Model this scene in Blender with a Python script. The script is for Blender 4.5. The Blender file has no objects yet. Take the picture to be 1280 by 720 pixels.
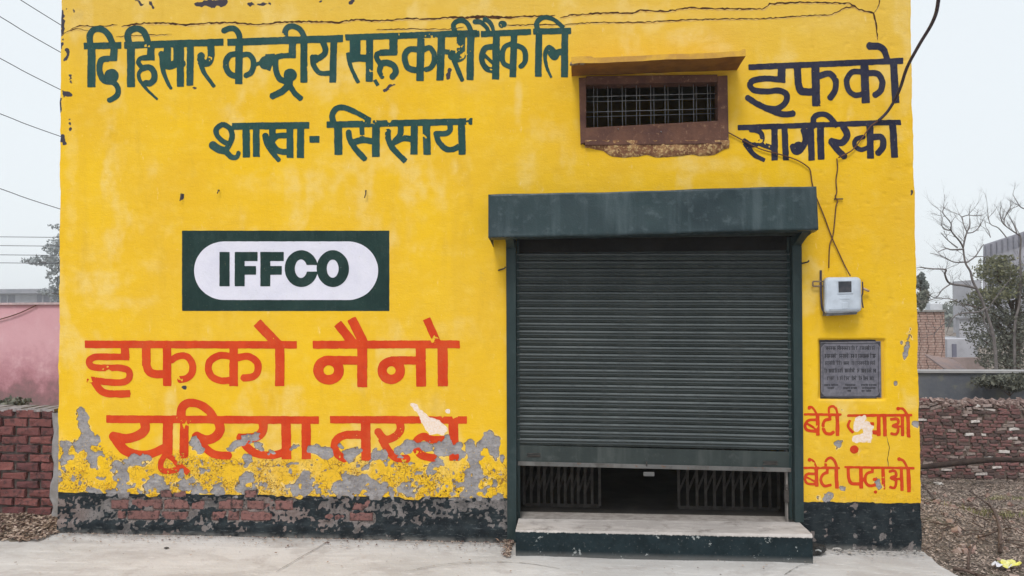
import bpy, bmesh, math, random
import numpy as np
from mathutils import Vector, Matrix, Euler
random.seed(7); RNG = np.random.RandomState(11)
R = math.radians
SC = bpy.context.scene
COL = SC.collection

# ------------------------------------------------------------------ camera
F = 924.0                                   # focal length in photo pixels (photo is 1280 x 720)
YAW, PITCH, ROLL = R(4.75), math.atan(28/F), -0.004
ROT = (Matrix.Rotation(YAW, 3, 'Z') @ Matrix.Rotation(math.pi/2+PITCH, 3, 'X') @ Matrix.Rotation(ROLL, 3, 'Z'))
CAM = Vector((0, -5.8, 0))
def ray(px, py): return ROT @ Vector(((px-640)/F, (360-py)/F, -1))
_d = ray(612, 677.5); CAM.z = -_d.z * (5.8/_d.y)          # eye height: wall foot is z = 0
def at(px, py, Y=0.0):
    d = ray(px, py); return CAM + d*((Y-CAM.y)/d.y)
def gat(px, py, Z=0.0):
    d = ray(px, py); return CAM + d*((Z-CAM.z)/d.z)
def ppm(Y): return F/(Y-CAM.y)
cam = bpy.data.cameras.new('camera'); co = bpy.data.objects.new('camera', cam); COL.objects.link(co)
cam.sensor_width = 36; cam.lens = 36*F/1280; cam.clip_start = .05; cam.clip_end = 3000
co.matrix_world = Matrix.Translation(CAM) @ ROT.to_4x4(); SC.camera = co

# ------------------------------------------------------------------ sky, sun, exposure: bright milky overcast
SUN_EL, SUN_AZ = R(54), R(192)              # azimuth from +Y clockwise; the facade faces -Y
w = bpy.data.worlds.new('World'); SC.world = w; w.use_nodes = True
nt = w.node_tree; nt.nodes.clear()
sky = nt.nodes.new('ShaderNodeTexSky'); sky.sky_type = 'NISHITA'; sky.sun_disc = False
sky.sun_elevation = SUN_EL; sky.sun_rotation = SUN_AZ; sky.dust_density = 4; sky.air_density = 1.2
mx = nt.nodes.new('ShaderNodeMix'); mx.data_type = 'RGBA'; mx.inputs[0].default_value = .9
mx.inputs[7].default_value = (9.3, 9.9, 10.3, 1)
bg = nt.nodes.new('ShaderNodeBackground'); bg.inputs[1].default_value = .1
out = nt.nodes.new('ShaderNodeOutputWorld')
nt.links.new(sky.outputs[0], mx.inputs[6]); nt.links.new(mx.outputs[2], bg.inputs[0]); nt.links.new(bg.outputs[0], out.inputs[0])
sl = bpy.data.lights.new('sun', 'SUN'); sl.energy = 1.9; sl.angle = R(17); sl.color = (1, .965, .91)
so = bpy.data.objects.new('sun', sl); COL.objects.link(so)
sd = Vector((math.sin(SUN_AZ)*math.cos(SUN_EL), math.cos(SUN_AZ)*math.cos(SUN_EL), math.sin(SUN_EL)))
so.rotation_euler = sd.to_track_quat('Z', 'Y').to_euler(); so.location = (0, -3, 9)
SC.view_settings.view_transform = 'Standard'; SC.view_settings.look = 'None'
SC.view_settings.exposure = 0.0; SC.view_settings.gamma = 1
SC.render.engine = 'CYCLES'
SC.cycles.max_bounces = 8

# ------------------------------------------------------------------ helpers
WT = {}
def tag(o, label=None, cat=None, group=None, kind=None):
    if label: o['label'] = label
    if cat: o['category'] = cat
    if group: o['group'] = group
    if kind: o['kind'] = kind
    return o
def par(o, p):
    if p is not None:
        o.parent = p; o.matrix_parent_inverse = Matrix.Translation(-WT.get(p.name, Vector()))
def empty(name, loc, label, cat, group=None):
    o = bpy.data.objects.new(name, None); COL.objects.link(o); o.location = loc; o.empty_display_size = .1
    WT[o.name] = Vector(loc); return tag(o, label, cat, group)
def link(name, me, mat=None, parent=None, loc=None, rot=None, scale=None):
    o = bpy.data.objects.new(name, me); COL.objects.link(o)
    if mat is not None and not me.materials: me.materials.append(mat)
    par(o, parent)
    if loc is not None: o.location = loc
    if rot is not None: o.rotation_euler = rot
    if scale is not None: o.scale = scale
    WT[o.name] = Vector(o.location); return o
def npmesh(name, V, Fq, smooth=False):
    """V (n,3) float, Fq (m,k) int, all faces with k corners"""
    V = np.asarray(V, np.float32); Fq = np.asarray(Fq, np.int32)
    me = bpy.data.meshes.new(name); me.vertices.add(len(V)); me.vertices.foreach_set('co', V.ravel())
    k = Fq.shape[1]; me.loops.add(Fq.size); me.loops.foreach_set('vertex_index', Fq.ravel())
    me.polygons.add(len(Fq)); me.polygons.foreach_set('loop_start', np.arange(0, Fq.size, k, dtype=np.int32))
    me.polygons.foreach_set('loop_total', np.full(len(Fq), k, np.int32))
    me.polygons.foreach_set('use_smooth', np.full(len(Fq), smooth, bool))
    me.update(calc_edges=True); return me
def rnd(a, b): return random.uniform(a, b)
class MB:
    def __init__(s): s.v = []; s.f = []; s.sm = []
    def add(s, vs, fs, sm=False):
        n = len(s.v); s.v += [tuple(v) for v in vs]; s.f += [tuple(n+i for i in f) for f in fs]; s.sm += [sm]*len(fs); return s
    def hexa(s, p):      # 8 points: bottom ring 0-3 , top ring 4-7
        return s.add(p, [(3,2,1,0),(4,5,6,7),(0,1,5,4),(1,2,6,5),(2,3,7,6),(3,0,4,7)])
    def box(s, a, b):
        (x0,y0,z0),(x1,y1,z1) = a, b
        return s.hexa([(x0,y0,z0),(x1,y0,z0),(x1,y1,z0),(x0,y1,z0),(x0,y0,z1),(x1,y0,z1),(x1,y1,z1),(x0,y1,z1)])
    def tube(s, pts, r, n=6, cap=True):
        pts = [Vector(p) for p in pts]; rs = r if isinstance(r, (list, tuple)) else [r]*len(pts)
        vs = []; prev = None
        for i, p in enumerate(pts):
            t = (pts[min(i+1, len(pts)-1)] - pts[max(i-1, 0)]); t = t.normalized() if t.length > 1e-9 else Vector((0,0,1))
            if prev is None: a = t.orthogonal().normalized()
            else:
                a = prev - t*prev.dot(t); a = a.normalized() if a.length > 1e-6 else t.orthogonal().normalized()
            prev = a; b = t.cross(a)
            for k in range(n):
                an = 2*math.pi*k/n; vs.append(p + (a*math.cos(an)+b*math.sin(an))*rs[i])
        fs = [(i*n+k, i*n+(k+1) % n, (i+1)*n+(k+1) % n, (i+1)*n+k) for i in range(len(pts)-1) for k in range(n)]
        if cap: fs += [tuple(reversed(range(n))), tuple((len(pts)-1)*n+k for k in range(n))]
        return s.add(vs, fs, True)
    def extrude(s, prof, x0, x1):   # prof: list of (y,z); x0,x1: (x, dz) ends
        n = len(prof); vs = [(x0[0], y, z+x0[1]) for y, z in prof]+[(x1[0], y, z+x1[1]) for y, z in prof]
        fs = [(i, (i+1) % n, n+(i+1) % n, n+i) for i in range(n)]+[tuple(reversed(range(n))), tuple(range(n, 2*n))]
        return s.add(vs, fs)
    def mesh(s, name):
        me = bpy.data.meshes.new(name); me.from_pydata(s.v, [], s.f); me.update()
        me.polygons.foreach_set('use_smooth', s.sm); return me
    def build(s, name, mat, parent=None, **k): return link(name, s.mesh(name), mat, parent, **k)
def bevel(o, wd=.004, seg=2):
    m = o.modifiers.new('bevel', 'BEVEL'); m.width = wd; m.segments = seg; m.limit_method = 'ANGLE'; return o
def smooth_pts(pts, n=6):
    P = [Vector(p) for p in pts]; out = []
    for i in range(len(P)-1):
        a, b, c, d = P[max(i-1, 0)], P[i], P[i+1], P[min(i+2, len(P)-1)]
        for k in range(n):
            t = k/n; out.append(.5*((2*b)+(c-a)*t+(2*a-5*b+4*c-d)*t*t+(3*b-a-3*c+d)*t*t*t))
    out.append(P[-1]); return out

# ------------------------------------------------------------------ numpy noise on the wall canvas (photo-sized grid laid on the facade plane)
U0, V0, CW, CH = 0, -90, 1281, 811
gu, gv = np.meshgrid(np.arange(CW)+U0, np.arange(CH)+V0); gu = gu.astype(np.float32); gv = gv.astype(np.float32)
def vnoise(u, v, s, seed):
    r = np.random.RandomState(seed).rand(256, 256).astype(np.float32)
    x = u/s+37.3; y = v/s+51.7; xi = np.floor(x).astype(int); yi = np.floor(y).astype(int); fx = x-xi; fy = y-yi
    fx = fx*fx*(3-2*fx); fy = fy*fy*(3-2*fy); g = lambda a, b: r[b % 256, a % 256]
    return (g(xi, yi)*(1-fx)+g(xi+1, yi)*fx)*(1-fy)+(g(xi, yi+1)*(1-fx)+g(xi+1, yi+1)*fx)*fy
def fbm(s, seed, octs=4, u=gu, v=gv):
    t = 0; a = 1; n = 0
    for i in range(octs): t = t+a*vnoise(u+i*13.7, v-i*7.9, s/2**i, seed+i*17); n += a; a *= .55
    return t/n                                                      # about 0.2 .. 0.8
def samp(c, u, v):
    x = np.clip(u-U0, 0, CW-1.001); y = np.clip(v-V0, 0, CH-1.001); xi = x.astype(int); yi = y.astype(int); fx = x-xi; fy = y-yi
    return (c[yi, xi]*(1-fx)+c[yi, xi+1]*fx)*(1-fy)+(c[yi+1, xi]*(1-fx)+c[yi+1, xi+1]*fx)*fy
def sstep(a, b, x): t = np.clip((x-a)/(b-a), 0, 1); return t*t*(3-2*t)
def chain(pts):       # union of tapered capsules [(x,y,r),...] -> signed distance, positive inside
    d = np.full(gu.shape, -99, np.float32)
    if len(pts) == 1: pts = pts*2
    for (ax, ay, ar), (bx, by, br) in zip(pts, pts[1:]):
        m = 40; x0 = int(max(0, min(ax, bx)-m-U0)); x1 = int(min(CW, max(ax, bx)+m-U0)); y0 = int(max(0, min(ay, by)-m-V0)); y1 = int(min(CH, max(ay, by)+m-V0))
        uu = gu[y0:y1, x0:x1]; vv = gv[y0:y1, x0:x1]; dx, dy = bx-ax, by-ay; L = dx*dx+dy*dy+1e-6
        t = np.clip(((uu-ax)*dx+(vv-ay)*dy)/L, 0, 1)
        e = ar+(br-ar)*t-np.hypot(uu-ax-t*dx, vv-ay-t*dy)
        d[y0:y1, x0:x1] = np.maximum(d[y0:y1, x0:x1], e)
    return d
def union(L):
    d = np.full(gu.shape, -99, np.float32)
    for c in L: d = np.maximum(d, chain(c))
    return d

# ------------------------------------------------------------------ materials
class NT:
    def __init__(s, name):
        s.m = bpy.data.materials.new(name); s.m.use_nodes = True; s.t = s.m.node_tree; s.t.nodes.clear()
        s.o = s.n('OutputMaterial'); s.b = s.n('BsdfPrincipled'); s.l(s.b.outputs[0], s.o.inputs[0])
        s.co = None
    def n(s, ty, **k):
        nd = s.t.nodes.new('ShaderNode'+ty)
        for a, b in k.items(): setattr(nd, a, b)
        return nd
    def l(s, a, b): s.t.links.new(a, b)
    def val(s, inp, x):
        if isinstance(x, bpy.types.NodeSocket): s.l(x, inp)
        else: inp.default_value = x if not (isinstance(x, tuple) and len(x) == 3) else (*x, 1)
    def coord(s, obj=False):
        g = s.n('TexCoord') if obj else s.n('NewGeometry'); return g.outputs['Object'] if obj else g.outputs['Position']
    def noise(s, scale, det=4, rough=.55, vec=None, dist=0):
        nd = s.n('TexNoise'); s.l(vec or s.coord(), nd.inputs['Vector']); nd.inputs['Scale'].default_value = scale
        nd.inputs['Detail'].default_value = det; nd.inputs['Roughness'].default_value = rough; nd.inputs['Distortion'].default_value = dist
        return nd.outputs[0]
    def scaled(s, v, vec=None):
        m = s.n('VectorMath', operation='MULTIPLY'); s.l(vec or s.coord(), m.inputs[0]); m.inputs[1].default_value = v; return m.outputs[0]
    def ramp(s, x, a, b, lo=0., hi=1.):
        m = s.n('MapRange'); m.interpolation_type = 'SMOOTHSTEP'; s.val(m.inputs[0], x)
        for i, q in enumerate((a, b, lo, hi)): m.inputs[i+1].default_value = q
        return m.outputs[0]
    def math(s, op, a, b=0.):
        m = s.n('Math', operation=op); s.val(m.inputs[0], a); s.val(m.inputs[1], b); return m.outputs[0]
    def mix(s, f, a, b, mode='MIX'):
        m = s.n('Mix', data_type='RGBA', blend_type=mode); s.val(m.inputs[0], f); s.val(m.inputs[6], a); s.val(m.inputs[7], b); return m.outputs[2]
    def attr(s, name):
        a = s.n('Attribute', attribute_name=name); sep = s.n('SeparateColor'); s.l(a.outputs['Color'], sep.inputs[0]); return sep.outputs
    def bump(s, h, dist=.005, st=1.0):
        b = s.n('Bump'); b.inputs['Distance'].default_value = dist; b.inputs['Strength'].default_value = st; s.val(b.inputs['Height'], h); s.l(b.outputs[0], s.b.inputs['Normal'])
    def fin(s, col, rough=.8, metal=0., spec=None):
        s.val(s.b.inputs['Base Color'], col); s.val(s.b.inputs['Roughness'], rough); s.val(s.b.inputs['Metallic'], metal)
        if spec is not None: s.b.inputs['Specular IOR Level'].default_value = spec
        return s.m
def simple(name, c1, c2, scale=8., rough=.8, metal=0., bump=.002, bs=None, rnd_obj=0.):
    t = NT(name); n = t.noise(scale, 5, .6); c = t.mix(t.ramp(n, .35, .65), c1, c2)
    if rnd_obj:
        oi = t.n('ObjectInfo'); c = t.mix(t.math('MULTIPLY', oi.outputs['Random'], rnd_obj), c, tuple(x*.35 for x in c1))
    if bump: t.bump(t.noise(bs or scale*6, 4, .6), bump)
    return t.fin(c, rough, metal, .12 if rough > .65 else .35)

# ------------------------------------------------------------------ the facade: masks measured on the facade plane
def vb(u): return np.where(u < 640, 615.5+(u-72)*.0125, 627+(u-1005)*.014)          # lower edge of the yellow paint
def vbase(u): return 665+(u-72)*25/1080.
n_hi = fbm(7, 3, 3); n_mid = fbm(26, 9, 4); n_lo = fbm(150, 21, 4); n_fine = fbm(3.2, 33, 2)
PEEL = [[(100,515,5),(104,528,7),(107,540,7)],[(108,550,9),(101,556,8),(118,553,8)],[(116,566,6),(117,582,6)],[(83,556,4),(81,575,4),(80,590,3)],
 [(142,578,4),(165,576,6),(186,574,4)],[(150,580,8),(152,600,10),(154,618,9)],[(245,552,8),(250,561,5)],[(291,560,6),(298,553,7),(311,547,6),(318,546,3)],
 [(322,558,3),(328,562,3)],[(340,565,4)],[(309,572,4),(309,580,3)],[(367,560,4)],[(390,562,5),(403,565,9),(412,567,6)],[(424,556,4),(428,560,3)],
 [(434,569,7),(443,567,8)],[(452,563,3)],[(466,569,6),(478,568,8)],[(471,560,4)],[(498,563,7),(509,559,7),(516,556,5)],[(528,559,5),(536,560,5)],
 [(548,562,7),(557,560,9),(562,546,3)],[(572,561,6),(577,569,4)],[(588,555,6),(592,572,7)],[(600,556,5),(612,550,8),(620,553,5)],[(617,565,5)],
 [(592,575,7),(592,592,11),(588,606,10)],[(613,596,3),(617,605,4)],[(549,579,4),(537,587,4)],[(430,597,5),(449,601,8),(458,609,11),(478,613,9)],
 [(424,612,8),(440,612,9)],[(516,614,6),(500,612,5)],[(581,620,7)],[(185,608,8),(197,602,9),(205,612,8)],[(228,607,8),(237,604,9),(245,612,8)],
 [(270,612,8)],[(302,608,9),(309,600,8),(314,612,7)],[(378,609,10),(384,597,6)],[(366,612,6)],[(160,612,7)],
 [(1138,412,3),(1134,428,4.5),(1131,448,2)],[(1120,479,3)],[(1030,620,4),(1036,618,4)],[(1146,530,3)],[(1049,509,2.5)],[(1049,556,3)],[(1054,611,3)],[(1098,603,3),(1100,607,3)]]
peel = union(PEEL)-.6+(n_hi-.5)*13+(n_mid-.5)*8+(n_fine-.5)*3.5
black = gv-vb(gu)+(n_hi-.5)*3.4-np.where(gu < 640, sstep(.52, .66, n_mid)*4, 0)
left = sstep(648, 630, gu)
fl_top = 568-24*sstep(175, 110, gu)+18*(fbm(60, 77, 3)-.5)*2
flake = left*sstep(-4, 9, gv-fl_top+(n_mid-.5)*22)*sstep(14, -2, gv-vb(gu))
flake = flake*np.clip(.30+.95*sstep(.40, .60, fbm(21, 161, 3))+.3*sstep(595, 612, gv), 0, 1)
_zone = left*sstep(-2, 14, gv-fl_top)*sstep(8, 0, gv-vb(gu)); peel = np.maximum(peel, np.where(_zone > .3, (fbm(8.5, 171, 3)+.10*_zone*sstep(585, 612, gv)+.06*(n_mid-.5)-.715)*34, -99))
peel = np.minimum(peel, np.where(gv > 575, (.70-fbm(6.5, 173, 3))*34, 99))
flake = np.maximum(flake, .25*sstep(1000, 1010, gu)*sstep(600, 624, gv)*sstep(632, 626, gv))
bandL = left*sstep(617, 624, gv)
# plinth chips (bare render showing through the black paint): many above, few in the bottom courses
low = sstep(646, 656, gv-(gu-72)*.012)
chipn = fbm(17, 41, 5, gu*.7, gv*1.25)*.75+.25*fbm(6, 44, 3, gu*.8, gv)+.5*(n_fine-.5)
chip = bandL*(sstep(.51, .55, chipn-.005-.13*low+.04*sstep(300, 100, gu)-.06*sstep(0, 9, 12-(gv-vb(gu)))))
chip = np.maximum(chip, sstep(995, 1003, gu)*sstep(.70, .74, fbm(9, 43, 4)+.12*sstep(655, 680, gv)))
pale = sstep(.56, .74, fbm(38, 55, 4, gu, gv*.55))*.8
for (x, y, rx, ry, a) in [(125,352,45,22,.9),(185,330,30,14,.6),(150,378,50,12,.7),(120,310,30,40,.4),(660,215,18,40,.7),(648,120,7,34,.9),(690,165,30,22,.5),(455,200,70,16,.5),
                          (330,228,60,14,.3),(860,45,60,14,.9),(900,60,34,10,.8),(600,95,60,30,.3),(190,205,14,26,.6),(220,70,30,20,.3),(760,20,120,14,.5),(1040,30,50,20,.4),(90,230,10,150,.4),(1060,500,40,8,.4),(560,410,40,18,.4),(100,450,12,40,.5),(880,205,60,12,.6)]:
    e = 1-np.hypot((gu-x)/rx, (gv-y)/ry); pale = np.maximum(pale, a*sstep(0, .8, e+(n_mid-.5)*1.3))
washed = sstep(150, -20, gv)*.9+.35*(fbm(90, 66, 3)-.3)
cream = union([[(516,505,2),(528,520,6),(540,536,8)],[(541,528,7),(552,538,6)],[(1075,525,7),(1071,535,5)],[(1083,531,6),(1086,547,5),(1072,549,6)],[(560,515,3)],[(340,42+475,0)]])+(n_hi-.5)*9
dark = union([[(77,14,2.5),(79,30,3.5),(77,44,2)],[(83,12,1.2)],[(94,14,2)],[(76,58,2.5),(79,50,1.5)],[(84,62,2),(85,70,2.2),(80,78,1)],[(88,95,1),(89,110,1.5)],[(82,117,4),(87,117,3)],
 [(75,125,1.6),(75,140,1.6)],[(87,150,1.2),(88,160,2),(85,166,1)],[(77,172,4),(80,178,3)],[(244,6,2),(262,4,5),(280,4,5)],[(172,1,2),(178,6,2)],[(188,4,3),(192,9,2)],[(196,6,1.2)],
 [(312,5,2),(322,6,1.2),(336,4,1.8)],[(350,6,2)],[(427,4,2)],[(437,3,2.6),(441,1,2)],[(400,2,1.5)],[(243,110,3)],[(487,108,3),(481,112,2)],[(560,96,2.5),(562,86,2)],[(227,249,1.6),(229,243,1)],
 [(1138,235,1.8),(1140,242,1.4)],[(1142,205,1)],[(556,449,2)],[(231,484,3)],[(86,331,1)],[(1003,515,1)],[(493,104,1.6)]])+(n_fine-.5)*6
# door, vent and plaque places
DOOR = (639, 996, 292, 900); VENT = (729, 905, 100, 181)
PLQ = np.minimum(np.minimum(gu-1023.5, 1106.5-gu), np.minimum(gv-424, 499.5-gv))
# bare bricks in the plinth: each rectangle is one brick seen in the photograph
PB = [(137,161,625,637),(163,202,624.5,636.5),(204,236,624.5,636.5),(238,262,626,637.5),(272,303,625,637),(308,341,625,638),(343,366,626,638),(439,467,626,638.5),
      (146,157,639,649),(158,199,638.5,650),(201,234,640,650.5),(264,282,639,651),(284,298,639,651),(300,339,639.5,651.5),(436,466,641,651.5),(402,434,641,650.5),
      (200,214,613.5,622),(217,233,613.5,622),(305,320,613.5,622.5)]
br = np.full(gu.shape, -99, np.float32)
for (a, b, c, d) in PB: br = np.maximum(br, np.minimum(np.minimum(gu-a+2.0, b+2.0-gu), np.minimum(gv-c+1.8, d+1.8-gv)))
br = br+(n_hi-.5)*8+(n_mid-.58)*12+(n_fine-.5)*3
br -= 5*sstep(.60, .66, fbm(19, 141, 3)); brick = np.where(gv > 610, br, -99)
HEIGHT = (n_lo-.5)*.006+(n_mid-.5)*.0022+(n_hi-.5)*.0008
HEIGHT += -.0050*sstep(-.6, 1.2, peel)*(1-sstep(0, 2, black))+flake*((n_fine-.5)*.012+(n_hi-.5)*.009)
HEIGHT += sstep(0, 1.5, black)*left*((n_hi-.5)*.007+(n_fine-.5)*.004)-.003*chip
HEIGHT += -.018*sstep(-.8, 1.0, brick)-.03*sstep(-.4, .8, PLQ)
# lower ledge of the plinth juts out a little
HEIGHT += .018*left*sstep(650, 653, gv-(gu-72)*.013+(n_mid-.5)*6)

MROT = np.array(ROT)
def np_at(u, v, Y=0.0):
    d = np.stack([(u-640)/F, (360-v)/F, -np.ones_like(u)], -1) @ MROT.T
    k = (Y-CAM.y)/d[..., 1]; return np.stack([CAM.x+d[..., 0]*k, np.broadcast_to(Y, k.shape)*1.0, CAM.z+d[..., 2]*k], -1)
NS, NTT = 725, 520
s_, t_ = np.meshgrid(np.linspace(0, 1, NS), np.linspace(0, 1, NTT)); t_ = t_
vv = -78+(670+78)*t_
for _ in range(3):
    xl = 77-5*vv/665.; xr = 1138+14*vv/690.; uu = xl+(xr-xl)*s_; vv = -78+(vbase(uu)+6+78)*t_
wob = (vnoise(0*vv, vv, 30, 5)-.5)*2.2+(vnoise(0*vv, vv, 7, 6)-.5)*1.2
uu = uu+wob*(np.clip(1-s_*60, 0, 1)+np.clip(1-(1-s_)*60, 0, 1))
hh = samp(HEIGHT, uu, vv); P = np_at(uu, vv, 0.0); P[..., 1] = -hh
def wall_h(u, v):
    t = (v+78)/(vbase(u)+6+78)*(NTT-1); xl = 77-5*v/665.; xr = 1138+14*v/690.; s = (u-xl)/(xr-xl)*(NS-1)
    s = np.clip(s, 0, NS-1.001); t = np.clip(t, 0, NTT-1.001); i = s.astype(int); j = t.astype(int); a = s-i; b = t-j
    return (hh[j, i]*(1-a)+hh[j, i+1]*a)*(1-b)+(hh[j+1, i]*(1-a)+hh[j+1, i+1]*a)*b
idx = np.arange(NS*NTT).reshape(NTT, NS)
Q = np.stack([idx[1:, :-1], idx[1:, 1:], idx[:-1, 1:], idx[:-1, :-1]], -1).reshape(-1, 4)
cu = (uu[1:, 1:]+uu[:-1, :-1]).reshape(-1)/2; cv = (vv[1:, 1:]+vv[:-1, :-1]).reshape(-1)/2
hole = ((cu > DOOR[0]) & (cu < DOOR[1]) & (cv > DOOR[2])) | ((cu > VENT[0]) & (cu < VENT[1]) & (cv > VENT[2]) & (cv < VENT[3]))
Q = Q[~hole]
def paint(me, name, chans, u, v):
    a = me.color_attributes.new(name, 'FLOAT_COLOR', 'POINT')
    d = np.ones((u.size, 4), np.float32)
    for i, c in enumerate(chans): d[:, i] = samp(c, u, v).ravel()
    a.data.foreach_set('color', d.ravel())

def wall_material():
    t = NT('painted_plaster'); A = t.attr('ma'); B = t.attr('mb'); C = t.attr('mc')
    peel_, black_, flake_ = A[0], A[1], A[2]; pale_, cream_, dark_ = B[0], B[1], B[2]; chip_, brick_, wash_ = C[0], C[1], C[2]
    n1 = t.noise(1.1, 5, .6); n2 = t.noise(9, 5, .6); n3 = t.noise(60, 4, .6); n4 = t.noise(170, 3, .6)
    streak = t.noise(6, 4, .6, t.scaled((1, 1, .12)))
    yel = t.mix(t.ramp(n1, .3, .7), (.83, .51, .016), (.77, .455, .022))
    yel = t.mix(t.math('MULTIPLY', wash_, .75), yel, (.70, .47, .10))
    yel = t.mix(t.ramp(streak, .5, .75, 0, .35), yel, (.70, .42, .04))
    yel = t.mix(t.ramp(n2, .45, .8, 0, .3), yel, (.86, .62, .14))
    yel = t.mix(t.math('MULTIPLY', pale_, t.ramp(n2, .3, .6, .15, .55)), yel, (.82, .62, .24))
    yel = t.mix(t.ramp(t.noise(3.2, 6, .7, t.scaled((1.6, 1, .5))), .52, .72, 0, .35), yel, (.62, .36, .03)); yel = t.mix(t.ramp(t.noise(18, 5, .7, t.scaled((1, 1, .35))), .62, .75, 0, .5), yel, (.88, .70, .33)); yel = t.mix(t.ramp(t.noise(2.0, 6, .75), .60, .72, 0, .35), yel, (.50, .32, .08))
    # scuffs: fine pale and dark specks
    yel = t.mix(t.ramp(n3, .66, .74, 0, .45), yel, (.85, .72, .42)); yel = t.mix(t.ramp(n4, .70, .76, 0, .35), yel, (.30, .17, .05))
    gry = t.mix(t.ramp(n2, .35, .65), (.25, .235, .24), (.345, .33, .335)); gry = t.mix(t.ramp(n3, .5, .7, 0, .6), gry, (.16, .14, .14)); gry = t.mix(t.ramp(t.noise(22, 5, .7, t.scaled((.5, 1, 2.2))), .5, .68, 0, .7), gry, (.42, .395, .40)); gry = t.mix(t.ramp(t.noise(11, 5, .7), .52, .66, 0, .6), gry, (.17, .145, .14)); gry = t.mix(t.ramp(t.noise(75, 4, .75), .63, .67), gry, (.70, .44, .05))
    # flaking zone
    vo = t.n('TexVoronoi', feature='F1'); t.l(t.coord(), vo.inputs['Vector']); vo.inputs['Scale'].default_value = 75
    fn = t.noise(27, 6, .7); fn2 = t.noise(60, 5, .7)
    c = t.mix(t.math('MULTIPLY', flake_, t.ramp(fn2, .50, .58)), yel, (.60, .31, .02))
    c = t.mix(t.math('MULTIPLY', flake_, t.ramp(fn2, .30, .40, .8, 0)), c, (.90, .66, .10))
    thr = t.math('ADD', fn, t.math('MULTIPLY', flake_, .10))
    c = t.mix(t.math('MULTIPLY', t.ramp(flake_, .1, .4), t.ramp(thr, .675, .688)), c, gry)
    thr2 = t.math('ADD', t.noise(48, 5, .7), t.math('MULTIPLY', flake_, .07))
    c = t.mix(t.math('MULTIPLY', t.ramp(flake_, .1, .5), t.ramp(thr2, .65, .662)), c, (.07, .045, .04))
    ve = t.n('TexVoronoi', feature='DISTANCE_TO_EDGE'); wv = t.n('VectorMath', operation='ADD'); nv = t.n('TexNoise'); t.l(t.coord(), nv.inputs['Vector']); nv.inputs['Scale'].default_value = 30; sc_ = t.n('VectorMath', operation='SCALE'); t.l(nv.outputs['Color'], sc_.inputs[0]); sc_.inputs['Scale'].default_value = .035; t.l(t.coord(), wv.inputs[0]); t.l(sc_.outputs[0], wv.inputs[1]); t.l(wv.outputs[0], ve.inputs['Vector']); ve.inputs['Scale'].default_value = 24
    ck = t.math('MULTIPLY', t.math('MULTIPLY', t.ramp(ve.outputs['Distance'], .03, .09, 1, 0), t.ramp(flake_, .1, .5, 0, .75)), t.ramp(t.noise(13, 4, .6), .46, .58)); c = t.mix(ck, c, (.22, .11, .03))
    edge = t.math('ADD', peel_, t.math('MULTIPLY', t.math('SUBTRACT', n3, .5), 3.0))
    c = t.mix(t.math('MULTIPLY', t.ramp(edge, -2.4, -1.6), t.ramp(n2, .42, .6, 0, .8)), c, (.84, .62, .25)); c = t.mix(t.ramp(edge, -1.1, -.7), c, (.16, .10, .04)); c = t.mix(t.ramp(edge, -.5, -.1), c, gry)  # peel rim: pale old coat, then a thin shadow line painted in
    crm = t.mix(t.ramp(n3, .4, .6), (.80, .62, .48), (.84, .72, .66)); c = t.mix(t.ramp(cream_, -.4, .4), c, crm)
    c = t.mix(t.ramp(dark_, -.2, .6), c, (.055, .05, .065))
    # plinth paint
    blk = t.mix(t.ramp(n2, .35, .65), (.010, .014, .018), (.024, .032, .037)); blk = t.mix(t.ramp(n3, .60, .70, 0, .5), blk, (.10, .11, .115))
    hor = t.noise(14, 5, .7, t.scaled((1, 1, 5))); blk = t.mix(t.ramp(hor, .56, .66, 0, .45), blk, (.13, .145, .15))
    sp = t.n('SeparateXYZ'); t.l(t.coord(), sp.inputs[0])
    dust = t.ramp(sp.outputs[2], .0, .05, .45, 0.); blk = t.mix(t.math('MULTIPLY', dust, t.ramp(n2, .3, .6)), blk, (.32, .30, .28))
    ren = t.mix(t.ramp(n2, .35, .65), (.10, .093, .092), (.20, .182, .178)); ren = t.mix(t.ramp(n3, .5, .66, 0, .8), ren, (.06, .06, .065)); ren = t.mix(t.ramp(n1, .45, .6, 0, .4), ren, (.25, .17, .15))
    pl = t.mix(t.ramp(t.math('ADD', chip_, t.math('MULTIPLY', t.math('SUBTRACT', n3, .5), 1.6)), .4, .6), blk, ren)
    c2 = t.mix(t.ramp(t.math('MAXIMUM', edge, -9), -.2, .2), pl, t.mix(.35, gry, ren))
    c = t.mix(t.ramp(black_, -.3, .3), c, c2)
    mor = t.mix(t.ramp(n3, .4, .62), (.11, .095, .088), (.23, .20, .19)); mor = t.mix(t.ramp(n2, .55, .7, 0, .6), mor, (.07, .05, .05))
    c = t.mix(t.ramp(brick_, -.5, .3), c, mor)
    h = t.math('ADD', t.math('MULTIPLY', n3, .5), t.math('MULTIPLY', n4, .4)); h = t.math('ADD', h, t.math('MULTIPLY', flake_, t.math('MULTIPLY', t.math('ADD', fn2, fn), 2.2))); h = t.math('ADD', h, t.math('MULTIPLY', t.noise(10, 5, .7, t.scaled((.6, 1, 1.3))), 1.6)); t.bump(h, .0035, .9)
    t.val(t.b.inputs['Roughness'], .85); t.b.inputs['Specular IOR Level'].default_value = .12
    t.val(t.b.inputs['Base Color'], c); return t.m
M_WALL = wall_material()

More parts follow.
